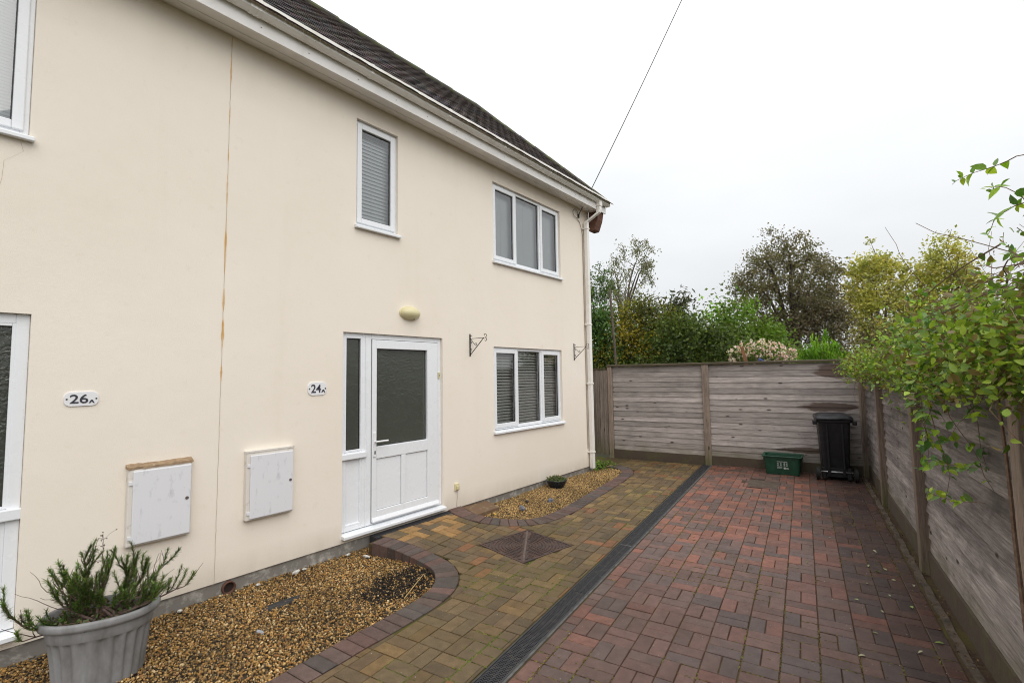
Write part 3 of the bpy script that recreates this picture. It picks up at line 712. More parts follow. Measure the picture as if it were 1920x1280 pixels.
# telephone wire and its wall bracket
wa = np.array(HW(.03, 4.27, 4.64))
dr = CR.T @ np.array([(1284-960)/FPX, (640+12)/FPX, 1.0]); we = CAM+dr*9.0
m = MB(); pts = []
for i in range(25):
    u = i/24; p = wa*(1-u)+we*u; p[2] -= .10*math.sin(PI*u)*0.35; pts.append(p)
pts = [wa+np.array((0, 0, 0))]+pts[1:]
m.tube(pts, .0075, 6)
tag(m.build('telephone_wire', mat('wire_black', (.035, .033, .033), .6)), 'thin dark overhead wire rising from the eaves corner into the sky', 'wire')
r = empty('wire_bracket', 'small dark wire bracket with looped cable under the eaves corner', 'bracket', HW(0, 4.27, 4.60), -TH)
m = MB(); m.box(0, .03, -.012, .012, -.03, .04); m.tube([(.02, 0, .02), (.04, 0, .04), (.035, .0, .06)], .005, 6); m.build('hook', M['iron'], r)
m = MB(); m.tube([(.02, -.0+.0, .04)]+[(.018, -.11+.085*math.cos(a), .03+.075*math.sin(a)) for a in [i*2*PI/14 for i in range(0, 12)]]+[(.01, .04, -.10), (.012, .10, -.22), (.012, .125, -.32), (.012, .125, -4.2)], .0045, 5); m.build('cable_loop', mat('cable_brown', (.13, .10, .085), .7), r)
m = MB(); m.box(0.0, .05, -.03, .03, -.035, .03)
# ---------------------------------------------------------------- ground, paving, gravel
def smooth(x): x = min(max(x, 0.0), 1.0); return x*x*(3-2*x)
def hz(x, y):
    off, t = to_house(x, y)
    return .072*smooth(1-(off-.15)/1.0)*smooth((t+.8)/.5)*smooth((1.75-t)/.5)
M['soil'] = spotted('dark_soil', (.06, .045, .03), (.05, .06, .02), 3, .4, .65, .95, .8)
m = MB(); m.add([(-400, -400, -.16), (400, -400, -.16), (400, 400, -.16), (-400, 400, -.16)], [(0, 1, 2, 3)]); m.build('ground', M['soil'], kind='structure')
def joint_mat(name, a, b_, moss):
    m = mat(name, a, .95, .2); t = m.node_tree; p = pos_of(t)
    c = mixc(t, ramp(t, noise(t, 25, p, 5, .7), [(.35, 0.0), (.65, 1.0)]), a, b_)
    c = mixc(t, ramp(t, noise(t, 1.6, p, 5, .7), [(.46, 0.0), (.62, 1.0)]), c, moss)
    t.links.new(c, bsdf(m).inputs['Base Color']); return m
M['joint_drive'] = joint_mat('drive_joint_sand', (.060, .038, .027), (.095, .062, .040), (.095, .078, .025))
M['joint_path'] = joint_mat('path_joint_sand', (.06, .042, .02), (.085, .062, .03), (.085, .095, .015))

def catmull(P, step=.03):
    P = [np.array(p, float) for p in P]; P = [2*P[0]-P[1]]+P+[2*P[-1]-P[-2]]; out = []
    for i in range(1, len(P)-2):
        n = max(2, int(np.linalg.norm(P[i+1]-P[i])/step))
        for k in range(n):
            u = k/n; a, b, c, d = P[i-1:i+3]
            out.append(.5*((2*b)+(-a+c)*u+(2*a-5*b+4*c-d)*u*u+(-a+3*b-3*c+d)*u**3))
    out.append(P[-2]); return np.array(out)
def normals(C):
    d = np.gradient(C, axis=0); d /= np.linalg.norm(d, axis=1)[:, None]; return d, np.stack([-d[:, 1], d[:, 0]], 1)
K1 = catmull([(-2.27, -3.2), (-2.24, -2.2), (-2.20, -1.5), (-2.18, -1.06), (-2.15, -.62), (-2.15, -.33), (-2.21, -.08), (-2.35, .12), (-2.54, .25), (-2.78, .30), (-3.1, .315), (-3.42, .30)])
K2 = catmull([(-3.46, 1.62), (-3.15, 1.45), (-2.85, 1.45), (-2.57, 1.60), (-2.35, 1.84), (-2.25, 2.3), (-2.235, 3.0), (-2.25, 4.6), (-2.31, 5.05), (-2.47, 5.33), (-2.80, 5.50)])
d1, n1 = normals(K1); d2, n2 = normals(K2)
# path lies to the right of K1 (walking away from the camera) and to the right of K2
O1, I1 = K1-n1*.102, K1+n1*.102
O2, I2 = K2-n2*.102, K2+n2*.102
def inpoly(P, poly):
    P = np.atleast_2d(P); x, y = P[:, 0], P[:, 1]; r = np.zeros(len(P), bool); n = len(poly)
    for i in range(n):
        (x0, y0), (x1, y1) = poly[i], poly[(i+1) % n]
        c = ((y0 > y) != (y1 > y)) & (x < (x1-x0)*(y-y0)/((y1-y0) or 1e-12)+x0); r ^= c
    return r
def wl2(off, t): p = HW(off, t, 0); return (p[0], p[1])
PATH = [(-1.292, -3.2)]+[tuple(p) for p in O1]+[wl2(.13, -.11), wl2(.13, .97)]+[tuple(p) for p in O2]+[(-3.3, 5.62), (-3.4, 6.36), (-1.292, 6.36)]
MAN_C, MAN_R, MAN_H = np.array([-2.10, 1.075]), math.radians(-18), .335
def in_manhole(x, y, e=0):
    c, s = math.cos(-MAN_R), math.sin(-MAN_R); u, v = x-MAN_C[0], y-MAN_C[1]
    return abs(c*u-s*v) < MAN_H+e and abs(s*u+c*v) < MAN_H+e
COV = (-.47, .03, 4.80, 5.42)

def clip_half(P, q, n):
    out = []
    for i in range(len(P)):
        a, b = P[i], P[(i+1) % len(P)]; da, db = (a-q)@n, (b-q)@n
        if da >= 0: out.append(a)
        if (da >= 0) != (db >= 0): out.append(a+(b-a)*da/(da-db))
    return out
def area(P): return .5*abs(sum(P[i][0]*P[(i+1) % len(P)][1]-P[(i+1) % len(P)][0]*P[i][1] for i in range(len(P))))
def paver_mesh(poly, name, mt, th=.05, ch=.0035):
    """convex outline (local, CCW) to a chamfered block, top at z=0"""
    poly = [np.array(p) for p in poly]; c = sum(poly)/len(poly); n = len(poly)
    ins = []
    for i in range(n):
        a, b, d = poly[i-1], poly[i], poly[(i+1) % n]
        e1 = (b-a)/(np.linalg.norm(b-a)+1e-9); e2 = (d-b)/(np.linalg.norm(d-b)+1e-9)
        w = np.array([-e1[1]-e2[1], e1[0]+e2[0]]); k = 1+e1@e2
        ins.append(b+w*ch/max(k, .35))
    m = MB(); vs = [(*p, 0) for p in ins]+[(*p, -ch*.8) for p in poly]+[(*p, -th) for p in poly]
    fs = [tuple(range(n))]+[(n+i, n+(i+1) % n, (i+1) % n, i) for i in range(n)]+[(2*n+i, 2*n+(i+1) % n, n+(i+1) % n, n+i) for i in range(n)]
    m.add(vs, fs); return m
GRID, GAP = .203, .005
def rectpoly(w, l): return [np.array(p) for p in ((-w/2, -l/2), (w/2, -l/2), (w/2, l/2), (-w/2, l/2))]
rngp = random.Random(21)
def pick_drive(x, y):
    red = smooth((y-.2)/2.0)*smooth((.75-x)/.5)
    u = rngp.random()
    if u < .08+.42*red: c = (.185, .092, .070) if rngp.random() < .12+.4*red else (.155, .085, .070)
    elif u < .55: c = (.128, .083, .073)
    elif u < .78: c = (.098, .077, .074)
    else: c = (.112, .079, .071)
    k = rngp.uniform(.84, 1.17)*(1-.34*smooth((x-.45)/.5))*(1+.38*red)  # redder mid-far bricks also lightened, sky reflection put into their colour
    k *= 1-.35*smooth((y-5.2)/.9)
    return (c[0]*k*1.10, c[1]*k*.94, c[2]*k*.86)
def pick_path(x, y):
    off, t = to_house(x, y)
    c = rngp.choice([(.150, .108, .062), (.132, .098, .060), (.118, .092, .060), (.160, .110, .058), (.108, .083, .056), (.140, .100, .066)])
    if .15 < off < .62 and .0 < t < .92 and rngp.random() < .75: c = (.31, .19, .085)
    elif rngp.random() < .05: c = (.20, .10, .055)
    elif y > 2.0 and rngp.random() < .3: c = (.20, .145, .075)
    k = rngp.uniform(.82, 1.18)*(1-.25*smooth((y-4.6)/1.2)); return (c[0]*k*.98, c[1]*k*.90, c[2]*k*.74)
def collect(xcols, rows, keep, clip, pick, xlim):
    out = []
    for ci in xcols:
        for ri in rows:
            x0, y0 = ci*GRID, ri*GRID
            if (ci+ri) % 2 == 0: cells = [(x0+GRID*.25, y0+GRID*.5, .1, .2), (x0+GRID*.75, y0+GRID*.5, .1, .2)]
            else: cells = [(x0+GRID*.5, y0+GRID*.25, .2, .1), (x0+GRID*.5, y0+GRID*.75, .2, .1)]
            for cx_, cy_, w, l in cells:
                P = [p+np.array([cx_, cy_]) for p in rectpoly(w-GAP+.0015, l-GAP+.0015)]
                full = area(P)
                P = clip_half(P, np.array([xlim[0], 0]), np.array([1.0, 0]))
                if P: P = clip_half(P, np.array([xlim[1], 0]), np.array([-1.0, 0]))
                if P: P = clip(P)
                if not P or len(P) < 3 or area(P) < .16*full: continue
                c = sum(P)/len(P)
                if not keep(c[0], c[1]): continue
                out.append((P, c, area(P) < full*.995, (w, l), pick(c[0], c[1])))
    return out
def lay(out, parent, name, base, mt_obj, mt_col, stuffname, tilt=.006, maxn=300):
    cand = []
    for it in out:
        c = it[1]; wp = (c[0], c[1], base); dd = np.linalg.norm(np.array(wp)-CAM); cand.append((dd if in_view(wp) else dd+40, id(it), it))
    cand.sort(key=lambda q: q[:2]); shared = {}
    sv, sf, sc = [], [], []
    for i, (dd, _, (P, c, cut, wl_, colr)) in enumerate(cand):
        if dd > 39: continue
        z = base+hz(*c)+rngp.uniform(-.0025, .0025); ax, ay = rngp.uniform(-tilt, tilt), rngp.uniform(-tilt, tilt)
        e = .05; gx = (hz(c[0]+e, c[1])-hz(c[0]-e, c[1]))/(2*e); gy = (hz(c[0], c[1]+e)-hz(c[0], c[1]-e))/(2*e)
        if cut: pm = paver_mesh([p-c for p in P], name, None); rz = 0
        else:
            rz = 0 if wl_[0] < wl_[1] else PI/2
            if 'p' not in shared: shared['p'] = paver_mesh(rectpoly(.1-GAP+.0015, .2-GAP+.0015), name, None)
            pm = shared['p']
        rz += rngp.uniform(-.008, .008)
        mw = Matrix.Translation((c[0], c[1], z)) @ Matrix(((1, 0, 0, 0), (0, 1, 0, 0), (gx+ax, gy+ay, 1, 0), (0, 0, 0, 1))).to_3x3().to_4x4() @ Matrix.Rotation(rz, 4, 'Z')
        if i < maxn:
            if cut: me = pm.mesh(name, mt_obj)
            else:
                if 'me' not in shared: shared['me'] = pm.mesh(name, mt_obj)
                me = shared['me']
            o = link(name, me, parent); o.color = (*colr, 1)
            # shear is not storable in loc/rot/scale: use the equivalent small rotation
            o.matrix_local = Matrix.Translation((c[0], c[1], z)) @ Matrix.Rotation(-(gx+ax), 4, 'Y') @ Matrix.Rotation(gy+ay, 4, 'X') @ Matrix.Rotation(rz, 4, 'Z')
        else:
            b = len(sv)
            sv += [tuple(mw @ Vector(v)) for v in pm.v]; sf += [tuple(b+k for k in f) for f in pm.f]; sc += [colr]*len(pm.v)
    if sv:
        mm = MB(); mm.add(sv, sf); mm.c = sc; mm.build(stuffname, mt_col, parent, kind='stuff')
M['pd_o'], M['pd_c'] = paver_mat('drive_brick_a', 'obj', .42, (.085, .06, .045)), paver_mat('drive_brick_b', 'col', .42, (.085, .06, .045))
M['pp_o'], M['pp_c'] = paver_mat('path_brick_a', 'obj', .55, (.13, .10, .03)), paver_mat('path_brick_b', 'col', .55, (.12, .10, .035))
M['pk_o'], M['pk_c'] = paver_mat('edging_brick_a', 'obj', .6, (.07, .06, .04)), paver_mat('edging_brick_b', 'col', .6, (.07, .06, .04))

# driveway
m = MB(); m.add([(-1.12, -3.3, -.006), (1.235, -3.3, -.006), (1.235, 6.44, -.006), (-1.12, 6.44, -.006)], [(0, 1, 2, 3)])
drive = m.build('driveway', M['joint_drive'], kind='structure', label='block paved driveway of red and charcoal bricks in a basket weave')
allin = lambda P: P
dr_keep = lambda x, y: y < 6.40 and not (COV[0] < x < COV[1] and COV[2] < y < COV[3])
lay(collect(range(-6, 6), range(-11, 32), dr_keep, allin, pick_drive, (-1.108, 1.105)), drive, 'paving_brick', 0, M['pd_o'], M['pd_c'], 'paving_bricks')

# path with its joint bed following the small ramp to the door
xs = np.arange(-3.75, -1.28, .06); ys = np.arange(-3.2, 6.45, .06)
poly = PATH; m = MB(); ids = {}
for i, x in enumerate(xs):
    for j, y in enumerate(ys):
        if inpoly((x+.03, y+.03), poly)[0]:
            q = []
            for (a, b) in ((i, j), (i+1, j), (i+1, j+1), (i, j+1)):
                if (a, b) not in ids:
                    X, Y = -3.75+a*.06, -3.2+b*.06; ids[(a, b)] = len(m.v); m.add([(min(X, -1.29), Y, hz(X, Y)-.0085)], [])
                q.append(ids[(a, b)])
            m.f.append(tuple(q))
path = m.build('footpath', M['joint_path'], kind='structure', label='ochre brick path in a basket weave along the house')
OUT = np.concatenate([O1, O2]); ON = np.concatenate([-n1, -n2])
def path_clip(P):
    c = sum(P)/len(P); dd = np.linalg.norm(OUT-c, axis=1); k = dd.argmin()
    if dd[k] < .2: P = clip_half(P, OUT[k]+ON[k]*.004, ON[k])
    if P:
        a = nv[:2]; q = np.array(wl2(.125, 0)); P = clip_half(P, q, a)
    if P and in_manhole(*(sum(P)/len(P)), .17):
        c, s = math.cos(MAN_R), math.sin(MAN_R)
        best = None
        for nx, ny in ((1, 0), (-1, 0), (0, 1), (0, -1)):
            nn_ = np.array([c*nx-s*ny, s*nx+c*ny]); q = MAN_C+nn_*(MAN_H+.004); R_ = clip_half(P, q, nn_)
            if len(R_) >= 3 and (best is None or area(R_) > area(best)): best = R_
        P = best or []
    return P
pk = lambda x, y: inpoly((x, y), PATH)[0] and y < 6.34
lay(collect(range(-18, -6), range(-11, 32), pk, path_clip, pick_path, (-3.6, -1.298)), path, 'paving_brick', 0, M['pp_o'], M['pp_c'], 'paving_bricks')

# soldier course edgings
def edging(C, name, label, step=.1035, w=.2):
    d, n = normals(C); seg = np.r_[0, np.cumsum(np.linalg.norm(np.diff(C, axis=0), axis=1))]
    root = link(name, None); root['kind'] = 'structure'; root['label'] = label
    N = int(seg[-1]/step)
    at = lambda s: (np.array([np.interp(s, seg, C[:, k]) for k in (0, 1)]), np.array([np.interp(s, seg, n[:, k]) for k in (0, 1)]))
    out = []
    for i in range(N):
        (a, na), (b, nb2) = at(i*step+.0025), at((i+1)*step-.0025)
        P = [a-na*w/2, b-nb2*w/2, b+nb2*w/2, a+na*w/2]
        P = P if (P[1]-P[0])[0]*(P[2]-P[1])[1]-(P[1]-P[0])[1]*(P[2]-P[1])[0] > 0 else P[::-1]
        c = sum(P)/4
        kk = rngp.uniform(.8, 1.2); cc = rngp.choice([(.105, .070, .060), (.115, .072, .062), (.090, .066, .058), (.12, .07, .058), (.085, .068, .062)])
        if rngp.random() < .03: cc = (.17, .08, .06)
        pm = paver_mesh([p-c for p in P], 'edging_brick', None, .12, .006)
        o = pm.build('edging_brick', M['pk_o'], root); z = .006+hz(*c)+rngp.uniform(-.002, .002); o.color = (*[v*kk for v in cc], 1)
        e = .05; gx = (hz(c[0]+e, c[1])-hz(c[0]-e, c[1]))/(2*e); gy = (hz(c[0], c[1]+e)-hz(c[0], c[1]-e))/(2*e)
        o.matrix_local = Matrix.Translation((c[0], c[1], z)) @ Matrix.Rotation(-gx+rngp.uniform(-.008, .008), 4, 'Y') @ Matrix.Rotation(gy+rngp.uniform(-.008, .008), 4, 'X')
    # mortar haunch under the bricks
    mm = MB(); vs = []
    for p, q, r in zip(C, n, d):
        h = hz(*p)
        for s, z in ((-.097, -.012), (-.097, -.13), (.097, -.13), (.097, -.012)): vs.append((*(p+q*s), h+z))
    k = len(C); mm.add(vs, [(4*i+j, 4*i+(j+1) % 4, 4*i+4+(j+1) % 4, 4*i+4+j) for i in range(k-1) for j in range(4)])
    mm.build('mortar', M['joint_drive'], root)
edging(K1, 'brick_edging', 'curved dark brick edging round the near gravel bed')
edging(K2, 'brick_edging', 'curved dark brick edging round the far gravel bed by the downpipe')

# threshold drain in front of the door
M['drain_black'] = spotted('drain_black_plastic', (.032, .032, .037), (.075, .07, .062), 16, .5, .7, .55, .2)
td = empty('threshold_drain', 'short dark slotted drain strip directly under the front door sill', 'drain', HW(.06, .43, .0), -TH)
m = MB(); m.box(-.05, .065, -.56, .54, -.06, .068); m.build('channel', M['drain_black'], td, bevel=.004)
m = MB()
for k in range(70): y = -.545+k*.0155; m.box(-.03, .045, y, y+.008, .068, .0735)
m.box(-.046, -.034, -.555, .535, .068, .0745); m.box(.048, .060, -.555, .535, .068, .0745)
m.build('grating', M['drain_black'], td)

# long channel drain between path and driveway
cdn = empty('channel_drain', 'long black grated channel drain running between path and driveway', 'drain', (-1.205, 0, 0))
m = MB()
for a, b in ((-.078, -.068), (.058, .068)): m.box(a, b, -3.2, 6.36, -.10, .0015)
m.box(-.067, .057, -3.2, 6.36, -.10, -.055); m.build('channel', M['drain_black'], cdn)
m = MB(); m.box(.069, .086, -3.2, 6.36, -.08, .0005); m.build('cement_edge', spotted('cement_edge', (.13, .125, .12), (.055, .05, .045), 12, .4, .65, .9, .4), cdn)
g = MB(); pitch, bw = .0155, .0078; N = 64; Lg = N*pitch
zig = [(-.064+.122*i/8, (.0045 if i % 2 else -.0045)) for i in range(9)]
for k in range(N):
    y = k*pitch+.004; vs = []
    for x, dy in zig: vs += [(x, y+dy, 0), (x, y+dy+bw, 0), (x, y+dy+bw, -.014), (x, y+dy, -.014)]
    g.add(vs, [(4*i+j, 4*i+4+j, 4*i+4+(j+1) % 4, 4*i+(j+1) % 4) for i in range(8) for j in (0, 1, 3)])
for x in (-.066, -.006, .052): g.box(x, x+.008, -.004, Lg-.006, -.02, -.0012)
gm = g.mesh('grating', M['drain_black'])
k = 0; y = -1.62
while y+Lg < 6.4:
    o = link('grating', gm, cdn); o.location = (0, y, -.0015+random.Random(k).uniform(-.001, .0008)); y += Lg+.004; k += 1
m = MB(); m.box(-.06, .052, 1.545, 1.56, -.004, .001); m.build('joint_strip', spotted('grey_dust', (.2, .19, .18), (.1, .1, .1), 30, .4, .6), cdn)

# diamond manhole cover of two cast iron leaves
M['cast'] = spotted('cast_iron', (.055, .038, .034), (.10, .055, .042), 11, .4, .65, .7, .5)
mh = empty('manhole_cover', 'large diamond shaped cast iron cover with rings of raised dashes', 'manhole cover', (MAN_C[0], MAN_C[1], .0), MAN_R-PI/2)
m = MB(); R_ = MAN_H; rect_ = [(-R_, -R_), (R_, -R_), (R_, R_), (-R_, R_)]
m.box(-R_, R_, -R_, R_, -.08, -.006)
for s in (0, 1):
    for a, b in ((-R_, -R_+.018), (R_-.018, R_)):
        if s: m.box(-R_+.018, R_-.018, a, b, -.006, .004)
        else: m.box(a, b, -R_, R_, -.006, .0035)
m.build('frame', M['cast'], mh)
for sgn in (1, -1):
    m = MB(); q = R_-.021; e = .008
    tri = [(-q*sgn, -q*sgn), (q*sgn, -q*sgn), (q*sgn, q*sgn)] if sgn == 1 else [(q, q), (-q, q), (-q, -q)]
    # leaf split along the diagonal that points away from the camera
    a = (-q+e, -q) if sgn == 1 else (-q, -q+e); b = (q, q-e) if sgn == 1 else (q-e, q); c = (q, -q) if sgn == 1 else (-q, q)
    P = [a, c, b] if sgn == 1 else [a, b, c]
    m.add([(*p, -.002) for p in P]+[(*p, -.03) for p in P], [(0, 1, 2), (0, 3, 4, 1), (1, 4, 5, 2), (2, 5, 3, 0)])
    dd_ = random.Random(4)
    for ring in range(1, 14):
        r = ring*.034; nseg = max(8, int(2*PI*r/.034))
        for kx in range(nseg):
            th_ = 2*PI*(kx+(ring % 2)*.5)/nseg; x, y = r*math.cos(th_), r*math.sin(th_)
            if max(abs(x), abs(y)) > q-.012: continue
            dl = (x-y)/math.sqrt(2)*sgn
            if dl < .026: continue
            tx, ty = -math.sin(th_), math.cos(th_); hx, hy = math.cos(th_), math.sin(th_)
            l, w = .0125, .0065
            pp = [(x+tx*l*u+hx*w*v+hx*.002*u*u, y+ty*l*u+hy*w*v, z) for z in (-.004, .005) for u, v in ((-1, -1), (1, -1), (1, 1), (-1, 1))]
            m.add(pp, [(4, 5, 6, 7), (0, 1, 5, 4), (1, 2, 6, 5), (2, 3, 7, 6), (3, 0, 4, 7)])
    m.build('leaf', M['cast'], mh)
m = MB(); d_ = R_-.03; w = .009; k = w/math.sqrt(2)
m.add([(-d_-k, -d_+k, .0035), (-d_+k, -d_-k, .0035), (d_+k, d_-k, .0035), (d_-k, d_+k, .0035), (-d_-k, -d_+k, -.01), (-d_+k, -d_-k, -.01), (d_+k, d_-k, -.01), (d_-k, d_+k, -.01)],
      [(0, 1, 2, 3), (0, 4, 5, 1), (1, 5, 6, 2), (2, 6, 7, 3), (3, 7, 4, 0)]); m.build('centre_bar', spotted('worn_iron', (.15, .11, .09), (.09, .06, .05), 30, .4, .6, .6), mh)

# plain brown inspection cover near the back fence
ic = empty('inspection_cover', 'flat brown rectangular cover set in the red paving by the green box', 'manhole cover', ((COV[0]+COV[1])/2, (COV[2]+COV[3])/2, 0))
w, l = (COV[1]-COV[0])/2-.006, (COV[3]-COV[2])/2-.006
m = MB(); m.box(-w, w, -l, l, -.07, -.004); m.build('tray', spotted('muddy_cover', (.085, .058, .042), (.125, .095, .07), 8, .4, .65, .85, .6), ic)
m = MB(); rect_frame(m, -l, l, -w, w, .012, -.02, .002); m.v = [(v[2], v[1], v[0]) for v in m.v]; m.f = [f[::-1] for f in m.f]; m.build('rim', M['cast'], ic)

# gravel beds
GP1 = [wl2(-.02, -4.0), wl2(-.02, -.03)]+[tuple(p) for p in I1[::-1]]
GP2 = [tuple(p) for p in I2]+[(-2.84, 5.6), wl2(.25, 5.05), wl2(.0, 4.72), wl2(-.02, 4.7), wl2(-.02, 1.1)]
def bed(poly, name, zf, label):
    P = np.array(poly); lo, hi = P.min(0), P.max(0); m = MB(); st = .05; ids = {}
    for i in range(int((hi[0]-lo[0])/st)+2):
        for j in range(int((hi[1]-lo[1])/st)+2):
            x, y = lo[0]+i*st-.02, lo[1]+j*st-.02
            c = np.array([(x+st/2, y+st/2)])
            if inpoly(c, poly)[0] or np.linalg.norm(P-c, axis=1).min() < .06:
                q = []
                for a, b in ((i, j), (i+1, j), (i+1, j+1), (i, j+1)):
                    if (a, b) not in ids:
                        X, Y = lo[0]+a*st-.02, lo[1]+b*st-.02; ids[(a, b)] = len(m.v); m.add([(X, Y, zf(X, Y)-.012)], [])
                    q.append(ids[(a, b)])
                m.f.append(tuple(q))
    return m.build(name, M['grit'], kind='structure', label=label)
M['grit'] = spotted('gravel_grit', (.075, .055, .028), (.035, .026, .016), 20, .35, .6, .95, 1.0)
g1 = lambda x, y: -.045+.012*math.sin(3.1*x+1.3*y)*math.cos(2.3*y-x)
g2 = lambda x, y: -.022+.012*math.sin(4*x+2*y)
bed(GP1, 'gravel_bed', g1, 'near gravel bed under the meter boxes')
bed(GP2, 'gravel_bed', g2, 'far gravel bed under the lower window')
M['stone'] = mat('gravel_stone', (.2, .2, .2), .8, .3); t = M['stone'].node_tree
c = colour_source(t, 'col'); c = mixc(t, 1.0, c, ramp(t, noise(t, 120, pos_of(t), 4, .7), [(.3, .7), (.7, 1.3)]), 'MULTIPLY'); t.links.new(c, bsdf(M['stone']).inputs['Base Color'])
rng = np.random.default_rng(77)
PATCHES = [(-3.20, -.88, .06, .15, .9), (-2.62, -.12, .23, .34, .55), (-2.72, -.42, .15, .2, .5)]
def stones(poly, n, zf, name, smin, smax, pal, lo=None, hi=None, dim=1.0):
    P = np.array(poly); lo = P.min(0) if lo is None else np.array(lo); hi = P.max(0) if hi is None else np.array(hi)
    pts = rng.uniform(lo, hi, (int(n*4), 2)); pts = pts[inpoly(pts, poly)]
    for cx_, cy_, a, b, pr in PATCHES:
        q = ((pts[:, 0]-cx_)/a)**2+((pts[:, 1]-cy_)/b)**2 + .5*np.sin(pts[:, 0]*31+pts[:, 1]*17)*.6
        pts = pts[~((q < 1) & (rng.random(len(pts)) < pr))]
    pts = pts[:n]; k = len(pts)
    s = rng.uniform(smin, smax, k)**1.0*rng.choice([.7, 1, 1.35], k, p=[.4, .45, .15])
    z = np.array([zf(x, y) for x, y in pts])+rng.uniform(-.006, .010, k)
    pos = np.c_[pts, z]; sc = np.stack([s*rng.uniform(.7, 1.25, k), s*rng.uniform(.6, 1.1, k), s*rng.uniform(.4, .75, k)], 1)
    V = ICO_V*(1+.22*rng.normal(size=(len(ICO_V), 1)).clip(-1, 1))
    cols = np.array(pal)[rng.integers(len(pal), size=k)]*rng.uniform(.65, 1.3, (k, 1))
    cl_ = .5+.5*np.sin(pts[:, 0]*5.1+pts[:, 1]*3.3)*np.cos(pts[:, 1]*4.1-pts[:, 0]*2.2); cols = cols*(.84+.42*cl_)[:, None]*dim
    return link(name, stamp(name, V, ICO_F, pos, rand_rot(rng, k, .8), sc, cols, M['stone']), None, kind='stuff')
GPAL = [(.35, .205, .065), (.30, .175, .06), (.25, .15, .055), (.41, .265, .10), (.19, .12, .05), (.11, .075, .038), (.34, .18, .05), (.46, .34, .18), (.08, .056, .034), (.24, .12, .045)]
stones(GP1, 36000, g1, 'gravel', .0055, .0108, GPAL, (-4.2, -2.9), (-2.2, .4))
stones(GP2, 19000, g2, 'gravel', .0058, .0105, [(.42, .27, .10), (.36, .23, .09), (.30, .20, .09), (.48, .34, .16), (.24, .16, .08), (.15, .10, .055), (.40, .24, .08)])
M['membrane'] = spotted('weed_membrane', (.02, .02, .021), (.045, .042, .04), 30, .45, .65, .8, .6)
def sheet(cx_, cy_, a, b, z, label, rot=0, seed=1):
    rq = random.Random(seed); n = 22; m = MB()
    ring = [(a*math.cos(2*PI*i/n)*rq.uniform(.75, 1.15), b*math.sin(2*PI*i/n)*rq.uniform(.75, 1.15)) for i in range(n)]
    m.add([(0, 0, .012)]+[(x*.6, y*.6, .012+rq.uniform(-.003, .004)) for x, y in ring]+[(x, y, .004+rq.uniform(-.003, .002)) for x, y in ring]+[(x, y, -.01) for x, y in ring],
          [(0, 1+i, 1+(i+1) % n) for i in range(n)]+[(1+i, 1+n+i, 1+n+(i+1) % n, 1+(i+1) % n) for i in range(n)]+[(1+n+i, 1+2*n+i, 1+2*n+(i+1) % n, 1+n+(i+1) % n) for i in range(n)])
    o = m.build('weed_membrane', M['membrane']); o.location = (cx_, cy_, z); o.rotation_euler = (0, 0, rot); return tag(o, label, 'ground sheet')
sheet(-3.20, -.88, .055, .17, g1(-3.2, -.88), 'black membrane patch showing through gravel below the meter boxes', -.15, 2)
crumbs = [(-2.62+.24*math.cos(i*PI/12)*(1+.2*math.sin(i*1.7)), -.16+.36*math.sin(i*PI/12)*(1+.2*math.cos(i*2.3))) for i in range(24)]
PATCHES.clear(); stones(crumbs, 1700, lambda x, y: g1(x, y)+.004, 'dark_soil_crumbs', .004, .010, [(.022, .018, .015), (.03, .022, .016), (.014, .012, .012)])

def pebble(x, y, z, s, c, name, label, cat, seed, group=None, rough=.7):
    rq = random.Random(seed); m = MB(); V = ICO_V*np.array([[rq.uniform(.75, 1.2)] for _ in ICO_V]); m.add(V*np.array(s), [tuple(f) for f in ICO_F])
    o = m.build(name, spotted(name+'_surface', c, tuple(v*.55 for v in c), 40, .4, .65, rough, .4)); o.location = (x, y, z); o.rotation_euler = (rq.uniform(-.3, .3), rq.uniform(-.3, .3), rq.uniform(0, 6)); return tag(o, label, cat, group)
pebble(-2.78, 2.18, .012, (.055, .04, .035), (.17, .175, .21), 'slate_stone', 'blue grey stone in the far gravel, nearer the path slab', 'stone', 1, 'blue grey stones on the gravel')
pebble(-2.63, 2.69, .012, (.05, .038, .04), (.16, .17, .22), 'slate_stone', 'blue grey stone in the far gravel, nearer the bowl pot', 'stone', 2, 'blue grey stones on the gravel')
pebble(-2.90, 2.52, .008, (.03, .028, .02), (.05, .045, .04), 'dark_stone', 'small blackish stone on the far gravel', 'stone', 3)
pebble(-2.90, .24, -.028, (.05, .02, .015), (.42, .12, .06), 'brick_fragment', 'orange brick fragment on the near gravel', 'rubble', 4)
pebble(-2.92, -1.22, -.03, (.035, .022, .012), (.34, .35, .37), 'pale_stone', 'flat pale grey stone in the middle of the near gravel', 'stone', 5)
pebble(-3.36, .12, -.03, (.05, .02, .015), (.66, .64, .6), 'plaster_chip', 'white plaster chip against the plinth left of the door', 'rubble', 6)
CRUMB = ('white mortar crumb at the wall foot just right of the clay pipe end', 'largest white mortar crumb at the wall foot, under the cream topped meter box', 'tiny white mortar crumb touching the largest one at the wall foot', 'white mortar crumb at the wall foot nearest the white door', 'white mortar crumb at the wall foot beside the grey planter')
for i, (t, s) in enumerate(((-1.28, .03), (-.95, .045), (-.87, .025), (-.42, .035), (-1.85, .03))):
    x, y = wl2(.06, t); pebble(x, y, -.03, (s, s*.6, s*.4), (.6, .58, .54), 'mortar_crumb', CRUMB[i], 'rubble', 10+i, 'white mortar crumbs along the wall')
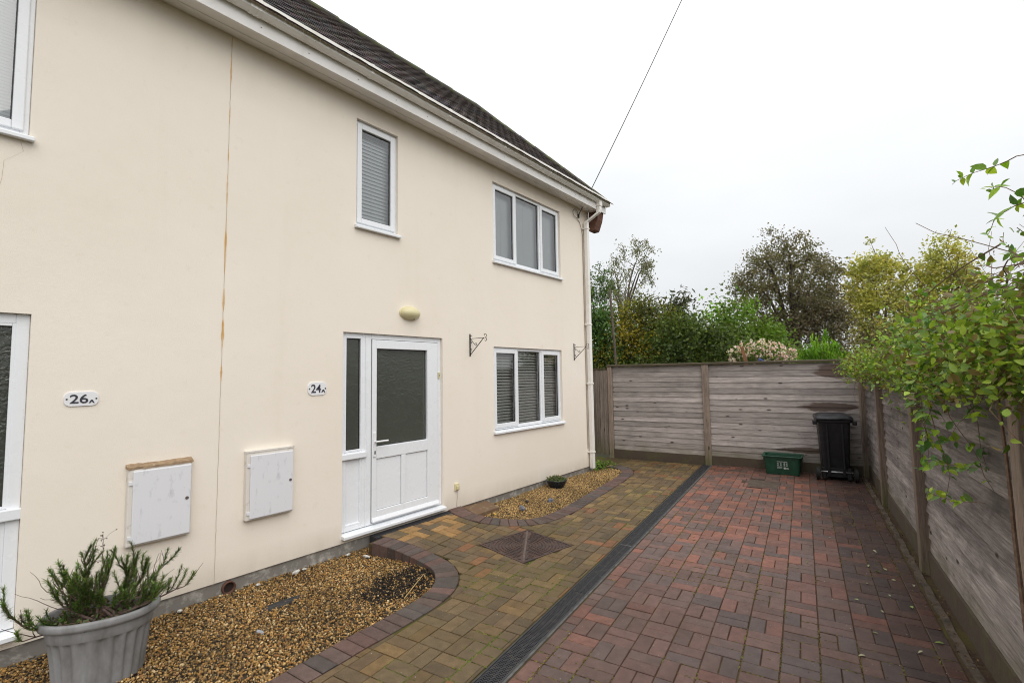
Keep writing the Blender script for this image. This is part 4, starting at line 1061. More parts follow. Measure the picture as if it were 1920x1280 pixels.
# dry cane lying on the near gravel
m = MB(); m.tube([(-2.37, -.38, -.012), (-2.44, -.2, -.004), (-2.55, .05, -.012)], [.004, .0045, .003], 6); tag(m.build('cane', mat('dry_cane', (.42, .30, .12), .7)), 'thin dry straw coloured cane lying across the dark gravel patch', 'cane')

# concrete ramp slab beside the door
slab = MB(); A = np.array([-3.585, 1.80, .075]); B = np.array([-3.57, 2.30, .055]); C_ = np.array([-3.08, 2.10, .012]); D_ = np.array([-3.10, 1.62, .030])
vs = [A, B, C_, D_]; slab.add(vs+[v-np.array([0, 0, .05]) for v in vs], [(0, 3, 2, 1), (0, 1, 5, 4), (1, 2, 6, 5), (2, 3, 7, 6), (3, 0, 4, 7), (4, 5, 6, 7)])
tag(slab.build('paving_slab', spotted('mossy_slab', (.155, .092, .052), (.26, .21, .13), 12, .52, .72, .9, .8), None, False, .006), 'tilted brown slab lying between the door step and the far gravel', 'slab')
# ---------------------------------------------------------------- fences
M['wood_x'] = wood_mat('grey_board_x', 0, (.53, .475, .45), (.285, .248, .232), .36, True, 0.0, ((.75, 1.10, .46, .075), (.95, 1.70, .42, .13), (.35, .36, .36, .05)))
M['wood_y'] = wood_mat('grey_board_y', 1, (.48, .43, .41), (.20, .172, .162), .6, True, .36)  # darker than the back fence: less open sky painted in, with damp and algae
M['wood_z'] = wood_mat('grey_board_z', 2, (.34, .285, .245), (.17, .135, .115), .35)
M['post_z'] = wood_mat('post_wood', 2, (.38, .30, .245), (.23, .175, .14), .3)
M['gravel_board'] = spotted('damp_gravel_board', (.088, .064, .046), (.10, .09, .04), 5, .48, .7, .9, .8)
M['rail'] = wood_mat('mossy_cap', 0, (.10, .075, .05), (.06, .05, .025), .4)
M['rail_y'] = wood_mat('mossy_cap_y', 1, (.10, .075, .05), (.06, .05, .025), .4)
rf = random.Random(8)
def feather(parent, L, z0, z1, n, axis, origin, mt):
    """overlapping horizontal boards; local u along fence, w = out of the face towards the viewer"""
    pit = (z1-z0)/n
    for i in range(n):
        z = z0+i*pit; h = pit*1.14; a = rf.uniform(-.002, .002); e0 = rf.uniform(-.0025, .0025); e1 = rf.uniform(-.0025, .0025)
        t1, t2 = (.0155 if axis == 0 else .023)+rf.uniform(0, .003), .005
        ns = 7; vs = []
        bow = rf.uniform(-.0025, .0025); ph = rf.uniform(0, 6)
        for k in range(ns):
            u = L*k/(ns-1); q = e0+(e1-e0)*k/(ns-1)+bow*math.sin(PI*k/(ns-1))+.0016*math.sin(k*2.1+ph); ww = .0012*math.sin(k*1.7+ph)
            vs += [(u, t1+a+ww, z+q), (u, 0, z+q), (u, 0, z+h+q), (u, t2+ww*.5, z+h+q)]
        F = [(4*k+j, 4*k+4+j, 4*k+4+(j+1) % 4, 4*k+(j+1) % 4) for k in range(ns-1) for j in range(4)]+[(0, 1, 2, 3), (4*ns-1, 4*ns-2, 4*ns-3, 4*ns-4)]
        m = MB()
        if axis == 0: m.add([(origin[0]+u, origin[1]-w, zz_) for u, w, zz_ in vs], F)
        else: m.add([(origin[0]-w, origin[1]+u, zz_) for u, w, zz_ in vs], [f[::-1] for f in F])
        m.build('board', mt, parent)
FY = 6.45
bf = empty('back_fence', 'grey weathered board fence across the end of the driveway', 'fence', (0, 0, 0))
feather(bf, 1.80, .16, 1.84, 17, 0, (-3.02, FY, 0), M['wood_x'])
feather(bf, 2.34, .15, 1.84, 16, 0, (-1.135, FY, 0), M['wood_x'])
for x, w, zt in ((-3.075, .09, 1.86), (-1.19, .115, 1.865), (1.205, .09, 1.85)):
    m = MB(); m.box(x-w/2, x+w/2, FY-.055, FY+.03, -.1, zt); m.build('post', M['post_z'], bf, bevel=.006)
for x0, x1 in ((-3.03, -1.25), (-1.13, 1.16)):
    m = MB(); ns = 10; vs = []
    for k in range(ns):
        u = x0+(x1-x0)*k/(ns-1); vs += [(u, FY-.03+rf.uniform(-.002, .002), -.1), (u, FY-.03, .155+rf.uniform(-.004, .006)), (u, FY+.01, .16), (u, FY+.01, -.1)]
    m.add(vs, [(4*k+j, 4*k+(j+1) % 4, 4*k+4+(j+1) % 4, 4*k+4+j) for k in range(ns-1) for j in range(4)]); m.build('gravel_board', M['gravel_board'], bf)
for x0, x1 in ((-3.14, -1.20), (-1.197, 1.27)):
    m = MB(); m.prism([(FY-.065, 1.862), (FY+.045, 1.862), (FY+.04, 1.892), (FY-.01, 1.905), (FY-.06, 1.892)], x0, x1, 0); m.build('cap_rail', M['rail'], bf)
# narrow vertical board gate beside the house
sg = empty('side_gate', 'narrow gate of upright grey boards between house corner and back fence', 'gate', (0, 0, 0))
x = -3.60; k = 0
while x < -3.14:
    w = .088; m = MB(); yy = FY+.0+(.012 if k % 2 else 0); m.box(x, x+w, yy-.02, yy, .03+rf.uniform(0, .02), 1.80+rf.uniform(-.005, .005)); m.build('board', M['wood_z'], sg, bevel=.003); x += w+.006; k += 1
m = MB(); m.box(-3.62, -3.13, FY-.03, FY+.035, 1.805, 1.84); m.build('cap_rail', M['rail'], sg)
# right hand fence
FX = 1.262
PY = [6.40, 4.46, 2.145, -.29, -2.7]
sf_ = empty('side_fence', 'long dark weathered board fence down the right side of the driveway', 'fence', (0, 0, 0))
for a, b in zip(PY[1:], PY): feather(sf_, b-a-.10, .20, 1.84, 15, 1, (FX, a+.05, 0), M['wood_y'])
for y in PY:
    m = MB(); m.box(FX-.085, FX+.02, y-.055, y+.055, -.1, 1.86); m.build('post', M['post_z'], sf_, bevel=.006)
for a, b in zip(PY[1:], PY):
    m = MB(); ns = 12; vs = []
    for k in range(ns):
        u = a+.056+(b-a-.112)*k/(ns-1); vs += [(FX-.035+rf.uniform(-.003, .003), u, -.1), (FX-.035, u, .19+rf.uniform(-.004, .004)), (FX+.01, u, .2), (FX+.01, u, -.1)]
    m.add(vs, [(4*k+j, 4*k+4+j, 4*k+4+(j+1) % 4, 4*k+(j+1) % 4) for k in range(ns-1) for j in range(4)]); m.build('gravel_board', M['gravel_board'], sf_)
for a, b in zip(PY[1:], PY):
    m = MB(); m.prism([(FX-.07, 1.842), (FX+.045, 1.842), (FX+.04, 1.872), (FX-.01, 1.886), (FX-.065, 1.872)], a, b-.003 if b < 6 else 6.5, 1); m.build('cap_rail', M['rail_y'], sf_)
# broken concrete haunch along the fence foot
m = MB(); y = -2.6
vs = []; n = 90
for i in range(n+1):
    u = -2.6+i*(8.9/n); e = rf.uniform(-.012, .012); h = .004+rf.uniform(-.006, .008)
    vs += [(1.125+e, u, -.05), (1.13+e, u, h), (1.175+e*.5, u, h+.004), (1.20, u, -.05)]
m.add(vs, [(4*k+j, 4*k+4+j, 4*k+4+(j+1) % 4, 4*k+(j+1) % 4) for k in range(n) for j in range(4)])
m.build('concrete_edging', spotted('concrete_edge', (.14, .105, .075), (.055, .042, .03), 7, .38, .62, .95, 1.0), None, kind='structure')

# ---------------------------------------------------------------- bins and pots
def quads_ring(rings, close_bottom=True, close_top=False):
    m = MB(); n = len(rings[0]); vs = [p for r in rings for p in r]
    fs = [(i*n+j, i*n+(j+1) % n, (i+1)*n+(j+1) % n, (i+1)*n+j) for i in range(len(rings)-1) for j in range(n)]
    if close_bottom: fs.append(tuple(range(n))[::-1])
    if close_top: fs.append(tuple(range((len(rings)-1)*n, len(rings)*n)))
    m.add(vs, fs); return m
def rrect(w, l, r, z, cy_=0, k=4):
    out = []
    for qx, qy, a0 in ((1, 1, 0), (-1, 1, PI/2), (-1, -1, PI), (1, -1, 1.5*PI)):
        for i in range(k+1):
            a = a0+i*PI/2/k; out.append((qx*(w/2-r)+r*math.cos(a), cy_+qy*(l/2-r)+r*math.sin(a), z))
    return out
M['bin'] = spotted('black_bin_plastic', (.007, .007, .010), (.018, .018, .021), 14, .45, .7, .5, .2)
M['bin_lid'] = spotted('bin_lid_plastic', (.016, .018, .023), (.045, .046, .05), 10, .45, .7, .36, .2)
M['rubber'] = mat('bin_rubber', (.014, .014, .014), .75)
wb = empty('wheelie_bin', 'tall black wheeled rubbish bin in the fence corner, wheels towards the driveway', 'bin', (.765, 6.06, .0), math.radians(3))
m = quads_ring([rrect(.35, .40, .05, .10, .03), rrect(.355, .41, .05, .16, .03), rrect(.42, .50, .05, .86), rrect(.425, .505, .05, .90), rrect(.475, .55, .05, .905), rrect(.475, .55, .05, .945)], True, True); m.build('body', M['bin'], wb, bevel=.004)
m = MB()
for x in (-.10, .10): m.box(x-.012, x+.012, -.262, -.2, .18, .88); 
m.build('rib', M['bin'], wb, bevel=.004)
m = MB(); m.box(-.16, .16, -.19, -.02, .05, .19); m.box(-.19, -.14, -.21, -.06, .02, .2); m.box(.14, .19, -.21, -.06, .02, .2); m.build('axle_housing', M['bin'], wb, bevel=.006)
m = quads_ring([rrect(.495, .57, .055, .948, -.0), rrect(.50, .575, .055, .975, -.0), rrect(.47, .545, .05, 1.0), rrect(.36, .40, .06, 1.03, .01)], True, True); lid = m.build('lid', M['bin_lid'], wb, bevel=.004)
m = MB(); m.tube([(-.235, -.27, .95), (-.235, -.325, .965), (.235, -.325, .965), (.235, -.27, .95)], .015, 8); m.build('handle', M['bin_lid'], wb, True)
for x in (-.26, .26):
    m = MB(); m.box(x-.03, x+.03, -.30, -.24, .87, .93); m.build('hinge_lug', M['bin'], wb, bevel=.008)
    wm = MB(); prof = [(.0, -.028), (.06, -.028), (.085, -.022), (.10, -.022), (.10, .022), (.085, .022), (.06, .028), (.0, .028)]
    wm.lathe([(r, z) for r, z in prof], 24); wm.v = [(v[2]+(x*.96), v[0]-.20, v[1]+.10) for v in wm.v]; wo_ = wm.build('wheel', M['rubber'], wb)
    hm = MB(); hm.lathe([(.035, -.034), (.035, .034), (.0, .034)], 14); hm.v = [(v[2]+x*.96, v[0]-.20, v[1]+.10) for v in hm.v]; hm.build('hub', M['bin_lid'], wo_)
m = MB(); m.tube([(-.21, -.215, .135), (.21, -.215, .135)], .011, 10); m.build('axle', mat('bare_steel', (.62, .62, .64), .35, .5, .6), wb, True)
for s in (-1, 1):
    m = MB(); m.box(s*.1-.02, s*.1+.02, -.235, -.18, .1, .18); m.build('axle_bracket', M['bin'], wb)

M['green_box'] = spotted('green_box_plastic', (.008, .055, .028), (.02, .09, .05), 10, .5, .75, .45, .2)
gb = empty('recycling_box', 'dark green open recycling box with white print, left of the black bin', 'recycling box', (.035, 6.14, .0), math.radians(-2))
m = quads_ring([rrect(.50, .33, .04, .004), rrect(.50, .33, .04, .02), rrect(.535, .375, .045, .27), rrect(.535, .375, .045, .285), rrect(.60, .42, .05, .287), rrect(.605, .425, .05, .302), rrect(.59, .41, .05, .31), rrect(.53, .37, .045, .30), rrect(.49, .32, .04, .03)], True, False)
m.f.append(tuple(range(len(m.v)-20, len(m.v)))); m.build('tub', M['green_box'], gb, bevel=.003)
for x in (-.27, .27):
    m = MB(); m.box(x-.018, x+.018, -.07, .07, .21, .275); m.build('handle', M['green_box'], gb, bevel=.006)
# small white print on the front: a heading, four pictograms, text lines and a white square
M['print'] = mat('white_print', (.62, .66, .64), .6)
def front(u, z): k = z/.27; return (u, -(.165+.0225*k)-.0025, z)
def quad(m, u0, u1, z0, z1): m.add([front(u0, z0), front(u1, z0), front(u1, z1), front(u0, z1)], [(0, 1, 2, 3)])
m = MB()
u = -.075
for w in (.012, .010, .013, .009, .011, .006, .012, .010, .011, .012, .009): quad(m, u, u+w, .212, .222); u += w+.0035
for iu in (-.075, -.032, .02, .055):
    for iz in (.148, .178):
        quad(m, iu, iu+.024, iz, iz+.006); quad(m, iu+.003, iu+.008, iz+.008, iz+.02); quad(m, iu+.012, iu+.021, iz+.01, iz+.022)
for iz in (.132, .122, .112, .102): quad(m, -.075, .0 if iz > .11 else -.02, iz, iz+.004)
quad(m, .02, .05, .098, .128)
for iz in (.101, .109, .117): quad(m, .055, .095-.008*(iz > .11), iz, iz+.005)
m.build('printed_label', M['print'], gb)

# bowl pot with a small plant on the far gravel
bp = empty('bowl_pot', 'small glossy dark bowl pot with a low green plant on the far gravel', 'plant pot', (-2.93, 3.50, -.02))
m = MB(); m.lathe([(.0, .0), (.085, .0), (.10, .01), (.148, .085), (.155, .115), (.162, .12), (.16, .133), (.145, .133), (.138, .11), (.0, .105)], 28); m.build('bowl', mat('dark_glaze', (.018, .022, .03), .22), bp, True)
rng = np.random.default_rng(5); n = 520
a = rng.uniform(0, 2*PI, n); r = .15*np.sqrt(rng.random(n)); pos = np.c_[r*np.cos(a), r*np.sin(a), .10+rng.uniform(0, .09, n)*(1-(r/.2)**2)]
M['leaf'] = leaf_mat('leaf', 'col', .3)
pc = np.array([(.10, .15, .045), (.14, .17, .06), (.07, .11, .03), (.2, .17, .06)])[rng.integers(4, size=n)]*rng.uniform(.7, 1.3, (n, 1))
link('foliage', stamp('foliage', LEAF_V, LEAF_F, pos, rand_rot(rng, n, .6), rng.uniform(.018, .038, n)[:, None]*np.array([[1.0, 1, 1]]), pc, M['leaf']), bp)

# grey fluted oval planter with an old rosemary
PC = np.array([-3.315, -1.985]); PR = math.radians(58); PH = .355; PZ = -.045
pl = empty('fluted_planter', 'weathered grey oval planter with fluted sides standing on the near gravel', 'planter', (PC[0], PC[1], PZ), PR)
n = 160; rings = []
def ov(r, z, flute):
    out = []
    for i in range(n):
        a = 2*PI*i/n; e = 2.3; ca, sa = math.cos(a), math.sin(a)
        x = math.copysign(abs(ca)**(2/e), ca); y = math.copysign(abs(sa)**(2/e), sa)
        f = 1-flute*1.7*(.5+.5*math.cos(a*22))**1.3
        out.append((.285*r*x*f, .205*r*y*f, z))
    return out
H = PH-PZ
for r, z, fl in ((.74, .0, .03), (.76, .01, .045), (.80, H*.35, .05), (.855, H*.66, .05), (.87, H*.70, .03), (.875, H*.72, 0), (.885, H*.73, 0), (.90, H*.86, 0), (.90, H*.87, 0), (1.0, H*.90, 0), (1.012, H*.93, 0), (1.01, H*.975, 0), (.99, H, 0), (.93, H*1.005, 0), (.90, H*.985, 0), (.87, H*.8, 0)): rings.append(ov(r, z, fl))
m = quads_ring(rings, True, False); m.build('pot', spotted('grey_planter', (.27, .27, .275), (.155, .15, .145), 7, .38, .7, .65, .3, (1, 1, .45)), pl, True)
m = MB(); top = ov(.89, H*.84, 0); m.add([(0, 0, H*.88)]+top, [(0, 1+i, 1+(i+1) % n) for i in range(n)]); m.build('soil', M['soil'], pl)
ros = empty('rosemary_bush', 'straggly rosemary with woody stems growing in the grey planter', 'plant', (PC[0], PC[1], PZ+H*.86), PR)
rr = random.Random(31); rng = np.random.default_rng(31)
stems = MB(); tips = []
def wander(p, d, L, n, r0, r1, curl=.25, up=.05):
    pts = [Vector(p)]; d = Vector(d).normalized()
    for i in range(n):
        d = (d+Vector((rr.gauss(0, curl), rr.gauss(0, curl), rr.gauss(0, curl)+up))).normalized(); pts.append(pts[-1]+d*(L/n))
    return pts, [r0+(r1-r0)*i/n for i in range(n+1)]
mains = []
for i in range(23):
    a = rr.uniform(0, 2*PI); el = rr.uniform(.35, 1.3); L = rr.uniform(.20, .36)
    if i < 5: a = (0.1, -.3, PI, PI+.35, .25)[i]; el = (.35, .25, .40, .22, .6)[i]; L = (.40, .34, .42, .38, .36)[i]
    d = (math.cos(a)*math.cos(el), math.sin(a)*math.cos(el)*.8, math.sin(el))
    pts, rad = wander((rr.uniform(-.09, .09), rr.uniform(-.05, .05), 0), d, L, 8, .009, .003, .16, .06); stems.tube(pts, rad, 6); mains.append(pts)
sprigs = []
for pts in mains:
    for k in range(3, 9):
        for q in range(rr.choice((1, 2, 2))):
            d = (pts[k]-pts[k-1]).normalized(); d2_ = (d+Vector((rr.gauss(0, .5), rr.gauss(0, .5), rr.uniform(.3, 1.0)))).normalized()
            sp, rd = wander(pts[k], d2_, rr.uniform(.07, .17), 6, .003, .0012, .12, .16); stems.tube(sp, rd, 4)
            if rr.random() < .62: sprigs.append(sp)
stems.build('stems', spotted('rosemary_wood', (.085, .05, .042), (.15, .10, .085), 40, .4, .65, .9), ros)
NV = [(-.05, 0, 0), (.05, 0, 0), (.042, .6, .06), (-.042, .6, .06), (0, 1, .02)]; NF = [(0, 1, 2), (0, 2, 3), (3, 2, 4)]
P, Rm, Sc, Cc = [], [], [], []
for sp in sprigs:
    vig = rr.uniform(.5, 1.35)
    for k in range(1, len(sp)):
        for q in range(25):
            p = sp[k-1].lerp(sp[k], rr.random()); ax_ = (sp[k]-sp[k-1]).normalized(); o_ = ax_.orthogonal().normalized(); o_.rotate(Matrix.Rotation(rr.uniform(0, 2*PI), 3, ax_))
            y = (o_+ax_*rr.uniform(.2, 1.7)+Vector((rr.gauss(0, .2), rr.gauss(0, .2), rr.gauss(0, .2)))).normalized(); x = y.cross(ax_).normalized(); z = x.cross(y)
            P.append(p); Rm.append([[x[i], y[i], z[i]] for i in range(3)]); Sc.append(rr.uniform(.020, .036)); Cc.append([v*vig*rr.uniform(.7, 1.3) for v in rr.choice(((.125, .20, .04), (.08, .13, .03), (.17, .25, .055)))])
link('needles', stamp('needles', NV, NF, np.array([tuple(p) for p in P]), np.array(Rm), np.array(Sc)[:, None]*np.ones((1, 3)), np.array(Cc), M['leaf']), ros, kind='stuff')
# dry flower head and wiry twigs
tw = MB(); pts, rad = wander((-.02, .02, .1), (-.08, .05, 1), .36, 8, .003, .0014, .05, .1); tw.tube(pts, rad, 4)
for k in range(22):
    b = pts[rr.choice((5, 6, 7, 8))]; e = b+Vector((rr.gauss(0, .022), rr.gauss(0, .022), rr.uniform(.0, .055))); tw.tube([b, b.lerp(e, .5)+Vector((0, 0, .008)), e], .0008, 3)
    tw.add([(e+Vector(v)*.0042)[:] for v in ICO_V.tolist()], [tuple(f) for f in ICO_F])
for k in range(10):
    a = rr.uniform(-.6, .6)+(0 if k % 3 else PI); pts, rad = wander((.08*math.cos(a), .05*math.sin(a), .08), (math.cos(a), .3*math.sin(a), rr.uniform(.15, .9)), rr.uniform(.25, .42), 9, .003, .0009, .18, .04); tw.tube(pts, rad, 4)
tw.build('dry_twigs', mat('dry_twig', (.13, .085, .065), .9), ros)
# weeds on the planter soil
n = 620; a = rng.uniform(0, 2*PI, n); r = np.sqrt(rng.random(n)); pos = np.c_[.25*r*np.cos(a), .18*r*np.sin(a), rng.uniform(-.005, .05, n)]
pc = np.array([(.06, .115, .03), (.10, .15, .05), (.15, .11, .06), (.08, .06, .04)])[rng.integers(4, size=n)]*rng.uniform(.7, 1.3, (n, 1))
link('weeds', stamp('weeds', LEAF_V, LEAF_F, pos, rand_rot(rng, n, .5), rng.uniform(.012, .035, n)[:, None]*np.ones((1, 3)), pc, M['leaf']), ros, kind='stuff')
# ---------------------------------------------------------------- planting beyond the fences
def at(px, py, Y):
    """world point seen at a photo pixel, on the vertical plane y = Y"""
    r = CR.T @ np.array([(px-960)/FPX, (640-py)/FPX, 1.0]); return CAM+r*(Y-CAM[1])/r[1]
M['bark'] = spotted('bark', (.055, .040, .032), (.10, .085, .07), 12, .4, .65, .95, .8)
M['bark_grey'] = spotted('bark_grey', (.10, .075, .06), (.16, .13, .11), 12, .4, .65, .95, .8)
M['far_leaf'] = leaf_mat('far_leaf', 'col', .35, .55)
def shrub(name, label, cat, px0, px1, pytop, Y, depth, pal, n, ls, seed, zb=-.1, shape=1.0, clumps=30, up=.3, sig=.16, spiky=0, tmpl='leaf', ragged=.12, zmin=.42):
    rng = np.random.default_rng(seed); rr = random.Random(seed); n = int(n*2.6); clumps = int(clumps*1.7)
    a, b = at(px0, pytop, Y), at(px1, pytop, Y); cx_, rx = (a[0]+b[0])/2, (b[0]-a[0])/2; H = a[2]-zb
    root = empty(name, label, cat, (cx_, Y, zb))
    ry = depth/2; st = MB()
    C = []
    for i in range(clumps):
        u, v = rng.uniform(-1, 1), rng.uniform(-1, 1)
        rad = math.sqrt(min(u*u+v*v, 1)); top = (1-.55*rad**2.2*shape)
        w = zmin+(1-zmin)*rng.random()**.7
        C.append((u*rx*.92, v*ry*.9, H*top*w*(1-rng.uniform(0, ragged))))
    C = np.array(C)
    for c in C[:min(16, clumps)]:
        p0 = Vector((c[0]*.15+rr.uniform(-.1, .1), c[1]*.15, 0)); p1 = Vector(c); mid = p0.lerp(p1, .5)+Vector((rr.gauss(0, .08), rr.gauss(0, .08), .05))
        st.tube([p0, mid, p1], [.022, .014, .005], 5)
    st.build('stems', M['bark'], root)
    k = rng.integers(len(C), size=n); sg = sig*np.array([rx, ry, H*.28])*rng.uniform(.6, 1.25, (len(C), 1))
    pos = C[k]+rng.normal(size=(n, 3))*sg[k]
    if spiky:
        s = rng.random(n)**1.5; lean = rng.normal(size=(len(C), 2))*.15
        pos = C[k]+np.c_[rng.normal(size=n)*.03*(1.3-s)+lean[k, 0]*s*spiky, rng.normal(size=n)*.03*(1.3-s)+lean[k, 1]*s*spiky, (s-.4)*spiky]+rng.normal(size=(n, 3))*sg[k]*.4
    pos[:, 2] = np.abs(pos[:, 2])
    ck = np.array(pal)[rng.choice(len(pal), size=len(C))]
    own = np.array(pal)[rng.integers(len(pal), size=n)]
    col = (ck[k]*.65+own*.35)*rng.uniform(.55, 1.5, (n, 1))*rng.uniform(.6, 1.45, (len(C), 1))[k]; ls *= 1.35
    TV, TF = (LEAF_V, LEAF_F) if tmpl == 'leaf' else (DIAM_V, DIAM_F)
    sc = rng.uniform(.6, 1.3, n)[:, None]*ls*np.array([[1, 1, 1]]) if tmpl != 'narrow' else rng.uniform(.6, 1.3, n)[:, None]*ls*np.array([[.5, 1.2, 1]])
    rot = rand_rot(rng, n, up)
    if spiky:
        y = rng.normal(size=(n, 3))*.35+np.array([0, 0, 1]); y /= np.linalg.norm(y, axis=1)[:, None]; x = np.cross(y, rng.normal(size=(n, 3))); x /= np.linalg.norm(x, axis=1)[:, None]; rot = np.stack([x, y, np.cross(x, y)], 2)
    link('foliage', stamp('foliage', TV, TF, pos, rot, sc, col, M['far_leaf']), root)
    return root
G_DARK = [(.06, .095, .02), (.09, .13, .022), (.11, .14, .028), (.045, .07, .018)]
G_OLIVE = [(.13, .145, .025), (.20, .185, .025), (.09, .11, .025), (.34, .26, .03), (.065, .08, .022)]
G_MID = [(.10, .18, .025), (.15, .24, .03), (.08, .14, .022), (.20, .27, .04)]
G_BRIGHT = [(.14, .29, .02), (.19, .35, .025), (.10, .22, .02), (.24, .38, .04)]
shrub('laurel_bush', 'dark green bush rising behind the side gate next to the downpipe', 'shrub', 1088, 1172, 556, 8.9, 1.6, [(.055, .115, .025), (.08, .15, .03), (.04, .08, .02), (.07, .13, .04)], 5200, .065, 1, sig=.2)
shrub('hedge_shrub', 'olive and yellow leaved shrub behind the left bay of the back fence', 'shrub', 1128, 1282, 552, 9.6, 2.4, G_OLIVE, 9000, .062, 2, sig=.2, clumps=56, shape=.7)
shrub('hedge_shrub', 'tall shrub of pointed dark leaves standing above the middle of the hedge', 'shrub', 1190, 1345, 527, 10.6, 1.6, [(.05, .075, .03), (.09, .11, .04), (.035, .05, .03), (.15, .14, .06)], 4800, .105, 3, shape=1.25, sig=.15, clumps=46, tmpl='narrow', ragged=.3)
shrub('hedge_shrub', 'very dark dense shrub low behind the fence post joint', 'shrub', 1180, 1392, 592, 8.7, 1.8, G_DARK+[(.09, .12, .03)], 10500, .06, 4, sig=.2, clumps=64, shape=.55)
shrub('hedge_shrub', 'fresh green leafy shrub right of the dark hedge', 'shrub', 1290, 1470, 566, 10.0, 2.2, G_MID+G_BRIGHT[:2], 9500, .066, 5, sig=.18, clumps=60, shape=.75)
shrub('hedge_shrub', 'mid green shrub behind the flowering rose', 'shrub', 1390, 1530, 596, 12.5, 2.4, G_MID+G_DARK[:2], 7000, .07, 6, sig=.19)
shrub('conifer_hedge', 'bright yellow green feathery conifer just over the fence near the bin', 'conifer', 1478, 1606, 630, 8.3, 1.0, [(.16, .31, .02), (.21, .36, .03), (.11, .22, .02), (.06, .13, .015)], 9000, .05, 7, sig=.15, clumps=110, spiky=.18, shape=.55, tmpl='narrow', zmin=.6)
shrub('bramble_patch', 'olive brown brambles behind the corner of the two fences', 'shrub', 1585, 1705, 598, 8.6, 2.6, G_OLIVE+[(.13, .09, .05), (.09, .14, .04)], 6500, .055, 8, sig=.2, clumps=50)
shrub('rose_leaves', 'low green leaves under the pink roses', 'shrub', 1340, 1505, 634, 7.9, .8, G_MID, 2200, .05, 9, sig=.2, clumps=40, shape=.6)
# pink rose bush
rng = np.random.default_rng(41)
c = at(1425, 668, 7.55); rb = empty('rose_bush', 'mass of small pale pink roses showing over the back fence', 'rose bush', (c[0], 7.55, 1.27))
st = MB(); P = []; Cc = []; hw = at(1492, 668, 7.55)[0]-c[0]
heads = []
for i in range(170):
    u = rng.uniform(-1, 1); top = 1-.5*abs(u)**2; z = .60+.48*top*rng.random()**.75; heads.append((u*hw, rng.uniform(-.25, .2), z))
for h in heads[::3]: st.tube([(h[0]*.4, .1, -.6), (h[0]*.9, h[1], h[2])], [.008, .004], 4)
st.build('stems', M['bark'], rb)
for h in heads:
    for k in range(9):
        P.append(np.array(h)+rng.normal(size=3)*.012); Cc.append(np.array([(.90, .68, .68), (.92, .82, .80), (.82, .48, .52), (.92, .86, .80)][rng.integers(4)])*rng.uniform(.8, 1.1))
n = len(P); link('blossoms', stamp('blossoms', LEAF_V, LEAF_F, np.array(P), rand_rot(rng, n, .4), rng.uniform(.03, .05, n)[:, None]*np.array([[1.5, .8, 1.6]]), np.array(Cc), leaf_mat('petal', 'col', .3)), rb)
n = 900; hp = np.array(heads)[rng.integers(len(heads), size=n)]+rng.normal(size=(n, 3))*.07; hp[:, 2] -= .05
link('foliage', stamp('foliage', LEAF_V, LEAF_F, hp, rand_rot(rng, n, .3), rng.uniform(.03, .055, n)[:, None]*np.ones((1, 3)), np.array(G_MID)[rng.integers(4, size=n)], M['far_leaf']), rb)
c = at(1427, 676, 7.3); n = 60; bl = empty('blue_flower', 'single blue flower head among the pink roses', 'flower', tuple(c))
m = MB(); m.tube([(0, 0, -.7), (0, 0, 0)], .005, 5); m.build('stem', M['bark'], bl)
link('blossoms', stamp('blossoms', LEAF_V, LEAF_F, rng.normal(size=(n, 3))*.022, rand_rot(rng, n), np.full((n, 3), .035), np.array([(.16, .20, .55)])*rng.uniform(.7, 1.3, (n, 1)), M['far_leaf']), bl)
a, b = at(1391, 650, 7.1), at(1402, 692, 7.1)
m = MB(); d = (a-b); m.tube([b-d*1.5, a], [.042, .042], 4); tag(m.build('wooden_stake', spotted('orange_wood', (.28, .13, .06), (.18, .085, .04), 20, .4, .6, .8)), 'orange brown square wooden stake leaning in front of the roses', 'stake')
a, b = at(1143, 540, 8.0), at(1156, 690, 8.0); d = a-b
m = MB(); m.tube([b-d*.6, b.copy(), a], [.03, .03, .026], 8); tag(m.build('garden_pole', M['bark_grey']), 'thin bare wooden pole standing behind the side gate', 'pole')

